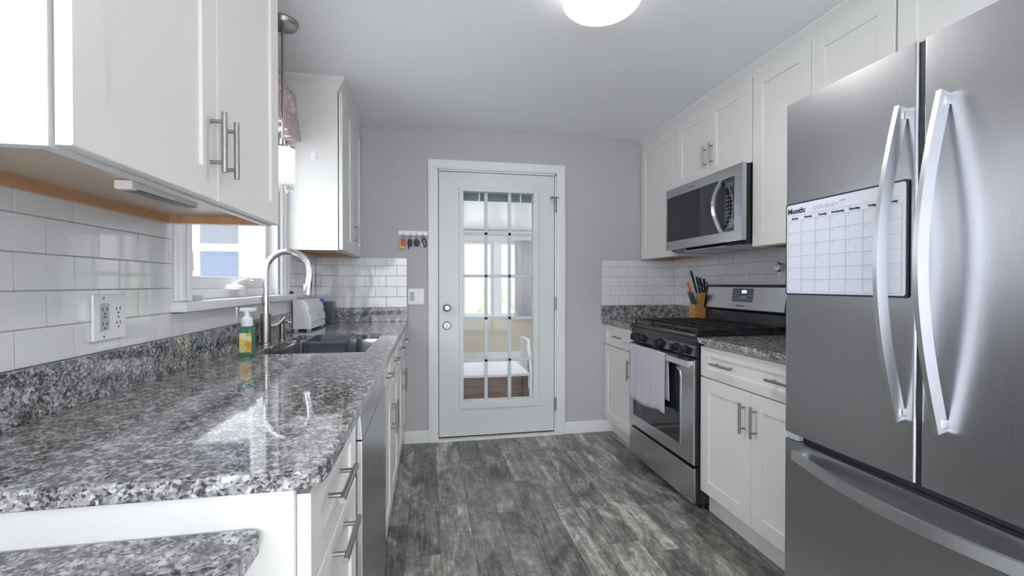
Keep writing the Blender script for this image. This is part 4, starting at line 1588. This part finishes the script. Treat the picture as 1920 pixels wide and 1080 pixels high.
# backguard
b = MB()
b.prism([(XR - 0.012, 0.906), (1.935, 0.906), (1.945, 1.02), (1.925, 1.03), (1.945, 1.183), (1.955, 1.190), (XR - 0.012, 1.190)], 'Y', ry0, ry1, 0.004)
bg = b.build('backguard', M['black'], ra_)
b = MB()
b.prism([(1.9275, 1.036), (1.9225, 1.036), (1.9415, 1.174), (1.9465, 1.174)], 'Y', ry0 + 0.022, ry1 - 0.032, 0.0015)
b.build('steel_fascia', M['steel'], bg)
sl = math.atan2(0.019, 0.138)
def on_bg(y0, y1, z0, z1, t0, t1, b):
    """thin plate lying on the sloped fascia"""
    x_of = lambda z: 1.9225 + (z - 1.036) / 0.138 * 0.019
    b.prism([(x_of(z0) - t0, z0), (x_of(z0) - t1, z0), (x_of(z1) - t1, z1), (x_of(z1) - t0, z1)], 'Y', y0, y1)
b = MB(); on_bg(2.398, 2.582, 1.083, 1.166, -0.001, 0.0025, b)
b.build('display_panel', M['slate'], bg)
b = MB(); on_bg(2.455, 2.495, 1.138, 1.154, 0.0024, 0.0034, b)
b.build('clock_digits', M['lcd'], bg)
b = MB()
for k in range(6):
    on_bg(2.415 + k * 0.027, 2.428 + k * 0.027, 1.096, 1.101, 0.0024, 0.0030, b)
on_bg(2.45, 2.51, 1.108, 1.116, 0.0024, 0.0030, b)
on_bg(2.41, 2.425, 1.12, 1.124, 0.0024, 0.0030, b); on_bg(2.55, 2.565, 1.12, 1.124, 0.0024, 0.0030, b)
b.build('button_legends', M['greyink'], bg)
text('Whirlpool', 0.017, frame_mtx((1.9242 - 0.0015, 2.535, 1.052), '-X') @ Matrix.Rotation(-sl, 4, 'X'), M['slot'], bg, 'maker_lettering')

# towel over the oven handle
def make_towel():
    t = bmesh.new()
    ya, yb = 2.325, 2.765
    cols = 44
    prof = []
    # from the front hem up, over the handle, down the back
    zf = 0.452
    for k in range(16):
        prof.append(('f', k / 15))
    for k in range(1, 8):
        prof.append(('t', k / 8))
    for k in range(9):
        prof.append(('b', k / 8))
    grid = []
    for i in range(cols + 1):
        u = i / cols
        y = ya + (yb - ya) * u
        row = []
        fold = 0.004 * math.sin(u * 17) + 0.003 * math.sin(u * 31 + 1)
        hem = 0.462 - 0.028 * u + 0.006 * math.sin(u * 9)
        if u < 0.10:
            hem -= 0.006
        for kind, s_ in prof:
            if kind == 'f':
                z = hem + (0.792 - hem) * s_
                x = 1.3125 + fold * (1 - s_ * 0.85) - 0.004 * (1 - s_)
                yy = y + (y - 2.55) * -0.05 * s_ * (1 - s_)
            elif kind == 't':
                a = PI * s_
                z = 0.792 + 0.006 * math.sin(a)
                x = 1.3225 - 0.0105 * math.cos(a)
                yy = y
            else:
                z = 0.792 - 0.26 * s_
                x = 1.3335 + fold * 0.3 * s_
                yy = y - 0.012 * s_
            row.append(t.verts.new((x, yy, z)))
        grid.append(row)
    for i in range(cols):
        for k in range(len(prof) - 1):
            t.faces.new((grid[i][k], grid[i + 1][k], grid[i + 1][k + 1], grid[i][k + 1]))
    b = MB(); b.add(t)
    o = b.build('hand_towel', M['towel'], recalc=True, angle=80)
    s_ = o.modifiers.new('thickness', 'SOLIDIFY'); s_.thickness = 0.0035; s_.offset = 0
    tag(o, 'pale lilac grey terry towel hanging over the oven handle', 'towel')
make_towel()

# ------------------------------------------------------------------ knife block
kb = thing('knife_block', 'honey coloured wooden knife block left of the range backguard', 'knife block', (1.94, 2.955, ZT))
b = MB()
bx0, bx1, by0, by1 = 1.876, 1.995, 2.905, 2.985
b.box(bx0, bx1, by0, by1, ZT + 0.012, ZT + 0.130, 0.002)
b.prism([(1.915, ZT + 0.128), (bx1, ZT + 0.128), (bx1, ZT + 0.225), (1.925, ZT + 0.212)], 'Y', by0, by1 - 0.01, 0.002)
b.build('wood_body', M['block'], kb)
b = MB(); b.box(bx0 + 0.008, bx1 - 0.008, by0 + 0.008, by1 - 0.008, ZT + 0.0004, ZT + 0.0118)
b.build('base', M['black'], kb)
b = MB(); b.prism([(-0.0, 0), (0.02, 0), (0.014, 0.012), (0.006, 0.014)], 'X', 0, 0.0006)
lg = b
for v_ in lg.bm.verts:
    v_.co = Vector((bx0 - 0.0006 + v_.co.x, 2.935 + v_.co.y, ZT + 0.055 + v_.co.z))
lg.build('burned_mark', M['brown'], kb)
# six steak knives leaning out of the lower front, all alike
def knife(label, base, tip, r, m, cat='knife', group=None, butt=None):
    k = thing('kitchen_knife' if group is None else 'steak_knife', label, cat, base, group)
    b = MB()
    base, tip = Vector(base), Vector(tip)
    mid = base.lerp(tip, 0.5)
    b.tube([base + (tip - base) * f for f in (0.0, 0.08, 0.35, 0.7, 0.93, 1.0)], [r * 0.75, r, r * 0.85, r * 1.05, r * 1.1, r * 0.6], 10)
    b.build('handle', m, k)
    b = MB(); d = (tip - base).normalized()
    b.tube([base - d * 0.001, base + d * 0.004], 0.001, flat=(0.0008, 0.006))
    b.build('blade', M['chrome'], k)
    return k
sk = knife('grey-handled steak knife in the lower front row of the knife block', (1.886, 2.916, ZT + 0.1305), (1.848, 2.908, ZT + 0.222), 0.0080, M['slate'],
           group='grey steak knives in the lower row of the knife block')
for i in range(1, 6):
    c = copy_tree(sk)
    c.location = sk.location + Vector((0.009 * (i % 2), 0.0105 * i, 0.0))
knife('orange-handled knife standing out of the knife block', (1.906, 2.968, ZT + 0.1305), (1.868, 2.990, ZT + 0.292), 0.0085, M['orange'])
knife('black sharpening steel, tallest handle in the knife block', (1.922, 2.958, ZT + 0.213), (1.880, 2.968, ZT + 0.375), 0.0085, M['bplastic'])
knife('black-handled knife beside the sharpening steel, second tallest', (1.938, 2.945, ZT + 0.215), (1.915, 2.950, ZT + 0.330), 0.0085, M['bplastic'])
knife('black-handled knife in the middle of the knife block top', (1.955, 2.940, ZT + 0.218), (1.935, 2.943, ZT + 0.325), 0.0085, M['bplastic'])
knife('black-handled knife at the right of the knife block top', (1.972, 2.930, ZT + 0.221), (1.958, 2.930, ZT + 0.318), 0.008, M['bplastic'])
scs = thing('kitchen_scissors', 'black-handled scissors stuck in the knife block', 'scissors', (1.945, 2.916, ZT + 0.22))
b = MB()
for dx in (-0.018, 0.020):
    pts = [(1.944 + dx + 0.015 * math.cos(a), 2.915, ZT + 0.262 + 0.024 * math.sin(a)) for a in [2 * PI * k / 20 for k in range(21)]]
    b.tube(pts, 0.0032, 8, cap=False)
    b.tube([(1.944 + dx * 0.5, 2.915, ZT + 0.243), (1.946, 2.915, ZT + 0.2195)], 0.004, 8)
b.build('finger_loops', M['bplastic'], scs)
b = MB(); b.tube([(1.946, 2.915, ZT + 0.224), (1.946, 2.915, ZT + 0.2175)], 0.001, flat=(0.001, 0.006))
b.build('blade', M['chrome'], scs)

# plug-in on the right wall
pg = thing('plug_in_freshener', 'round clear plug-in on a white outlet plate right of the backguard', 'air freshener', (XR - 0.01, 2.25, 1.25))
b = MB(); b.box(XR - 0.0155, XR - 0.0088, 2.205, 2.285, 1.195, 1.315, 0.002)
b.build('cover_plate', M['plastic'], pg)
b = MB()
RY = Matrix.Rotation(-PI / 2, 4, 'Y')
b.lathe([(0, 0), (0.012, 0), (0.013, 0.010), (0.026, 0.016), (0.028, 0.026), (0.022, 0.034), (0.008, 0.038), (0, 0.038)], (XR - 0.0156, 2.248, 1.293), 24, RY)
b.build('glass_globe', M['chrome'], pg)
b = MB(); b.box(XR - 0.032, XR - 0.0156, 2.238, 2.258, 1.235, 1.268, 0.004)
b.build('plug_body', M['plastic'], pg)

# ------------------------------------------------------------------ refrigerator
fr = thing('refrigerator', 'large stainless French-door refrigerator with a bottom freezer drawer', 'refrigerator', (1.6, 0.875, 0))
FXF = 1.1654
fy0, fym, fy1 = 0.462, 0.882, 1.294
b = MB()
b.box(1.245, XR - 0.02, fy0 + 0.004, fy1 - 0.004, 0.02, 1.765, 0.003)
b.build('fridge_body', M['slate'], fr)
def bowed_front(y0, y1, bulge=0.003, rr=0.007, xb=1.238, n=14):
    pts = [(xb, y0), (FXF + rr, y0)]
    for k in range(1, 5):
        a = PI / 2 * k / 5
        pts.append((FXF + rr - rr * math.sin(a), y0 + rr - rr * math.cos(a)))
    for k in range(n + 1):
        y = y0 + rr + (y1 - y0 - 2 * rr) * k / n
        pts.append((FXF - bulge * math.sin(PI * k / n), y))
    for k in range(1, 5):
        a = PI / 2 * k / 5
        pts.append((FXF + rr - rr * math.cos(a), y1 - rr + rr * math.sin(a)))
    pts += [(FXF + rr, y1), (xb, y1)]
    return pts
def fr_door(name, y0, y1, z0, z1):
    b = MB(); b.prism(bowed_front(y0, y1), 'Z', z0, z1)
    ed = [e for e in b.bm.edges if len(e.link_faces) == 2 and e.calc_face_angle(0) > 1.2 and abs(e.verts[0].co.z - e.verts[1].co.z) < 1e-5]
    bmesh.ops.bevel(b.bm, geom=ed, offset=0.003, segments=2, affect='EDGES')
    return b.build(name, M['fridge'], fr, angle=30)
dl = fr_door('fridge_door', fym + 0.0062, fy1, 0.708, 1.783)
dr = fr_door('fridge_door', fy0, fym - 0.0062, 0.708, 1.783)
dz = fr_door('freezer_drawer', fy0, fy1, 0.06, 0.684)
b = MB()
b.box(1.1708, 1.244, fym - 0.0060, fym + 0.0060, 0.71, 1.780)
b.build('door_gasket', M['bplastic'], fr)
b = MB()
b.box(1.190, 1.244, fy0 + 0.01, fy1 - 0.01, 0.685, 0.707)
b.build('door_gasket', M['bplastic'], fr)
b = MB()
b.box(1.21, 1.244, fy0 + 0.01, fy1 - 0.01, 0.0, 0.058)
b.build('toe_grille', M['bplastic'], fr)
b = MB(); b.box(1.172, 1.215, fy1 - 0.05, fy1 - 0.004, 0.6855, 0.7065, 0.002)
b.build('hinge_cover', M['gplastic'], fr)
for dd, yc in ((dl, 0.916), (dr, 0.823)):
    b = MB()
    p0, p1 = (FXF - 0.012, yc, 1.632), (FXF - 0.012, yc, 0.855)
    b.tube(bow(p0, p1, (-1, 0, 0), 0.062, 28), 0.01, flat=(0.0055, 0.0155))
    b.box(FXF - 0.016, FXF + 0.002, yc - 0.009, yc + 0.009, 1.602, 1.622, 0.003)
    b.box(FXF - 0.016, FXF + 0.002, yc - 0.009, yc + 0.009, 0.865, 0.885, 0.003)
    b.build('handle', M['bar'], dd)
b = MB()
p0, p1 = (FXF - 0.014, 1.243, 0.645), (FXF - 0.014, 0.515, 0.645)
b.tube(bow(p0, p1, (-1, 0, 0), 0.062, 28), 0.01, flat=(0.0150, 0.006))
b.box(FXF - 0.016, FXF + 0.002, 1.21, 1.24, 0.632, 0.658, 0.003)
b.box(FXF - 0.016, FXF + 0.002, 0.518, 0.548, 0.632, 0.658, 0.003)
b.build('handle', M['bar'], dz)

# calendar board on the left fridge door
cX = FXF - 0.0062
ca = thing('wall_calendar', 'magnetic whiteboard month calendar on the left refrigerator door', 'calendar', (cX, 1.092, 1.158))
cy0, cy1, cz0, cz1 = 0.903, 1.286, 1.160, 1.455
def rrect(y0, y1, z0, z1, r, n=5):
    o = []
    for cy, cz, a0 in ((y1 - r, z1 - r, 0), (y0 + r, z1 - r, 90), (y0 + r, z0 + r, 180), (y1 - r, z0 + r, 270)):
        for k in range(n + 1):
            a = math.radians(a0 + 90 * k / n)
            o.append((cy + r * math.cos(a), cz + r * math.sin(a)))
    return o
b = MB(); b.prism(rrect(cy0, cy1, cz0, cz1, 0.008), 'X', cX + 0.0002, cX + 0.0022)
b.build('black_border', M['ink'], ca)
b = MB(); b.prism(rrect(cy0 + 0.005, cy1 - 0.005, cz0 + 0.005, cz1 - 0.005, 0.007), 'X', cX - 0.0006, cX + 0.0004)
b.build('whiteboard', M['board'], ca)
gy1, gy0, gz0_, gz1_ = cy1 - 0.012, cy0 + 0.014, cz0 + 0.011, cz1 - 0.058
b = MB()
x0_, x1_ = cX - 0.0011, cX - 0.0005
for k in range(8):
    y = gy0 + (gy1 - gy0) * k / 7
    b.box(x0_, x1_, y - 0.0004, y + 0.0004, gz0_, gz1_)
for k in range(7):
    z = gz0_ + (gz1_ - gz0_) * k / 6
    b.box(x0_, x1_, gy0, gy1, z - 0.0004, z + 0.0004)
b.box(x0_, x1_, gy0, gy1, gz1_ + 0.017, gz1_ + 0.0177)
cw, ch = (gy1 - gy0) / 7, (gz1_ - gz0_) / 6
for k in range(7):
    for j in range(6):
        ya, zb_ = gy1 - cw * k - 0.009, gz1_ - ch * j - 0.0085
        b.box(x0_, x1_, ya, ya + 0.0004, zb_, zb_ + 0.008)
        b.box(x0_, x1_, ya, ya + 0.0085, zb_, zb_ + 0.0004)
b.build('grid_lines', M['greyink'], ca)
text('Month:', 0.024, frame_mtx((cX - 0.0008, gy1 + 0.003, gz1_ + 0.024), '-X'), M['ink'], ca, 'title_lettering', bold=0.0008)
for k, dname in enumerate(('Sunday', 'Monday', 'Tuesday', 'Wednesday', 'Thursday', 'Friday', 'Saturday')):
    text(dname, 0.0088, frame_mtx((cX - 0.0008, gy1 - cw * (k + 0.5), gz1_ + 0.0052), '-X'), M['ink'], ca, 'day_name', bold=0.0004, align='CENTER')
text('notes:', 0.008, frame_mtx((cX - 0.0008, gy1 - cw * 3.6, gz1_ + 0.036), '-X'), M['greyink'], ca, 'notes_lettering')
b = MB()
pts = []
for k in range(70):
    u = k / 69
    pts.append((cX - 0.0012, gy1 - 0.095 - 0.085 * u - 0.004 * math.sin(k * 1.9), gz1_ + 0.031 + 0.008 * math.sin(k * 1.25) * (0.5 + 0.5 * math.sin(k * 0.37))))
b.tube(pts, 0.0005, 5)
b.build('pink_handwriting', M['pinkink'], ca)

# ------------------------------------------------------------------ small dent on the back wall left of the door
b = MB(); b.sphere((-0.243, YB - 0.0005, 1.934), 0.006, (1, 0.35, 1))
tag(b.build('wall_anchor', M['white_wall']), 'tiny white wall anchor above the key rack', 'wall anchor')

# ------------------------------------------------------------------ sunroom beyond the back door
SZ = -0.40
b = MB(); b.box(-1.02, 3.05, YB + 0.141, 6.95, SZ - 0.08, SZ)
struct(b.build('floor_sunroom', M['brown']))
b = MB(); b.prism([(YB + 0.141, 2.35), (6.95, 1.98), (6.95, 2.06), (YB + 0.141, 2.43)], 'X', -1.02, 3.05)
struct(b.build('ceiling_sunroom', M['trim']))
def sun_wall(name, axis, c0, c1, a0, a1, holes):
    b = MB()
    lo = MB()
    def bx(mb, p, q, r0, r1):
        if q - p < 1e-5: return
        if axis == 'X': mb.box(c0, c1, p, q, r0, r1)
        else: mb.box(p, q, c0, c1, r0, r1)
    r = empty_struct(name, ((c0 + c1) / 2, (a0 + a1) / 2, SZ) if axis == 'X' else ((a0 + a1) / 2, (c0 + c1) / 2, SZ))
    bx(lo, a0, a1, SZ, 0.655)
    lo.build('beige_lower_wall', M['beige'], r)
    cur = a0
    for h0, h1 in holes:
        bx(b, cur, h0, 0.70, 1.84)
        cur = h1
    bx(b, cur, a1, 0.70, 1.84)
    bx(b, a0, a1, 0.6555, 0.70)
    bx(b, a0, a1, 1.84, 2.0)
    b.build('white_upper_wall', M['trim'], r)
    return r
sun_wall('wall_sunroom_back', 'Y', 6.70, 6.82, -1.0, 3.0, [(-0.88, -0.45), (-0.35, 0.42), (0.48, 0.96), (1.04, 1.34), (1.50, 2.1), (2.2, 2.85)])
sun_wall('wall_sunroom_left', 'X', -1.0, -0.90, YB + 0.2, 6.70, [(5.1, 6.4)])
sun_wall('wall_sunroom_right', 'X', 2.88, 3.0, YB + 0.2, 6.70, [])
for i, (a, c) in enumerate(((-0.35, 0.42), (0.48, 0.96), (1.04, 1.34))):
    plain_window('window_%d' % (4 + i), 'Y', 6.76, a, c, 0.70, 1.84, 1, 'bright sunroom window')
# baseboard of the sunroom
b = MB(); b.box(-0.9, 2.88, 6.67, 6.70, SZ, 0.16, 0.003)
struct(b.build('trim_2', M['trim']))
# curtain
b = MB()
t = bmesh.new()
A = []
for i in range(61):
    x = 1.33 + 0.22 * i / 60
    A.append([t.verts.new((x, 6.62 + 0.015 * math.sin(i * 0.9), z)) for z in (0.66, 1.2, 1.865)])
for i in range(60):
    for k in range(2):
        t.faces.new((A[i][k], A[i + 1][k], A[i + 1][k + 1], A[i][k + 1]))
b.add(t)
o0 = thing('sunroom_curtain', 'x', 'curtain', (1.44, 6.65, 0.66))
o = b.build('curtain_cloth', M['cloth_white'], o0, recalc=False, angle=80)
s_ = o.modifiers.new('thickness', 'SOLIDIFY'); s_.thickness = 0.002
b = MB(); b.cyl((1.28, 6.62, 1.86), (1.60, 6.62, 1.86), 0.01, n=10); b.box(1.30, 1.32, 6.62, 6.6995, 1.85, 1.87); b.box(1.56, 1.58, 6.62, 6.6995, 1.85, 1.87)
b.build('curtain_rod', M['trim'], o0)
tag(o0, 'white curtain beside the right-hand sunroom window, seen through the door glass', 'curtain')
# table with pale top
tb = thing('sunroom_table', 'brown wooden table with a white top seen through the door glass', 'table', (0.38, 4.65, SZ))
b = MB(); b.box(-0.30, 0.965, 4.25, 5.05, 0.295, 0.32, 0.004)
b.build('tabletop', M['cloth_white'], tb)
b = MB()
b.box(-0.26, 0.93, 4.28, 4.30, 0.09, 0.2945, 0.002)
b.box(-0.26, 0.93, 5.00, 5.02, 0.09, 0.2945, 0.002)
b.box(-0.26, -0.24, 4.30, 5.00, 0.09, 0.2945, 0.002)
b.box(0.91, 0.93, 4.30, 5.00, 0.09, 0.2945, 0.002)
b.build('apron', M['brown'], tb)
for x, y in ((-0.25, 4.29), (0.90, 4.27), (-0.25, 4.98), (0.90, 4.98), (0.44, 4.32)):
    b = MB(); b.box(x, x + 0.055, y, y + 0.055, SZ + 0.0003, 0.2945 if x != 0.44 else 0.0895, 0.003)
    b.build('leg', M['brown'], tb)
b = MB(); b.box(0.50, 0.80, 4.10, 4.245, SZ + 0.0003, 0.055, 0.006)
tag(b.build('storage_box', M['teal_white']), 'pale box on the floor before the sunroom table', 'box')
ch_ = thing('sunroom_chair', 'white chair beyond the table at the right edge of the door glass', 'chair', (1.42, 5.6, SZ))
b = MB(); b.box(1.22, 1.66, 5.4, 5.84, 0.02, 0.07, 0.01)
b.build('seat', M['plastic'], ch_)
b = MB(); b.tube([(1.24, 5.40, 0.07), (1.225, 5.42, 0.25), (1.20, 5.44, 0.42), (1.205, 5.46, 0.50)], 0.02, flat=(0.02, 0.012))
b.box(1.195, 1.235, 5.42, 5.84, 0.05, 0.50, 0.012)
b.build('backrest', M['plastic'], ch_)
for x in (1.24, 1.62):
    for y in (5.42, 5.80):
        b = MB(); b.cyl((x, y, SZ + 0.0003), (x, y, 0.021), 0.015, n=10)
        b.build('leg', M['plastic'], ch_)

# ------------------------------------------------------------------ outdoors
b = MB(); b.box(-40, 40, -40, 60, -0.62, -0.55)
struct(b.build('ground', M['bounce_ground']))
# neighbouring white house wing seen through the sink window
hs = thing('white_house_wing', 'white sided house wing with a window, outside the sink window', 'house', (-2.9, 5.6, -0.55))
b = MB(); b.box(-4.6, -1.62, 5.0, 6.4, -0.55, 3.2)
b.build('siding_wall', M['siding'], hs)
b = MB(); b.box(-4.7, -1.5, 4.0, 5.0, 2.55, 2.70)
b.build('added_shade_overhang', M['siding'], hs)  # unseen overhang, added to keep the bright sky off the siding
b = MB()
W0, W1 = -2.28, -1.86
b.box(W0 - 0.06, W1 + 0.07, 4.975, 5.0, 1.185, 2.25, 0.003)
b.build('window_surround', M['trim'], hs)
b = MB()
for z0, z1, mi in ((1.245, 1.525, 0), (1.60, 1.86, 1)):
    b.mi = mi
    b.box(W0 + 0.02, W1 - 0.05, 4.968, 4.9755, z0, z1)
b.build('window_panes', [M['shadeglass'], M['curtain']], hs)
b = MB()
b.box(-1.70, -1.64, 4.95, 5.0, -0.5, 3.2, 0.003)
b.build('corner_board', M['shadeglass'], hs)

hedge = MB()
random.seed(3)
for k in range(60):
    x = random.uniform(-3, 7); z = random.uniform(-0.4, 0.9)
    hedge.sphere((x, 14 + random.uniform(-0.6, 0.6), z), random.uniform(0.4, 0.8), (1, 0.8, 0.9), 10)
m = mat('pale_hedge_leaves', (0.20, 0.30, 0.16), 0.9)
add_noise_bump(m, 6, 0.8, 0.05)
tag(hedge.build('garden_hedge', m), 'pale green hedge outside the sunroom windows', 'hedge')
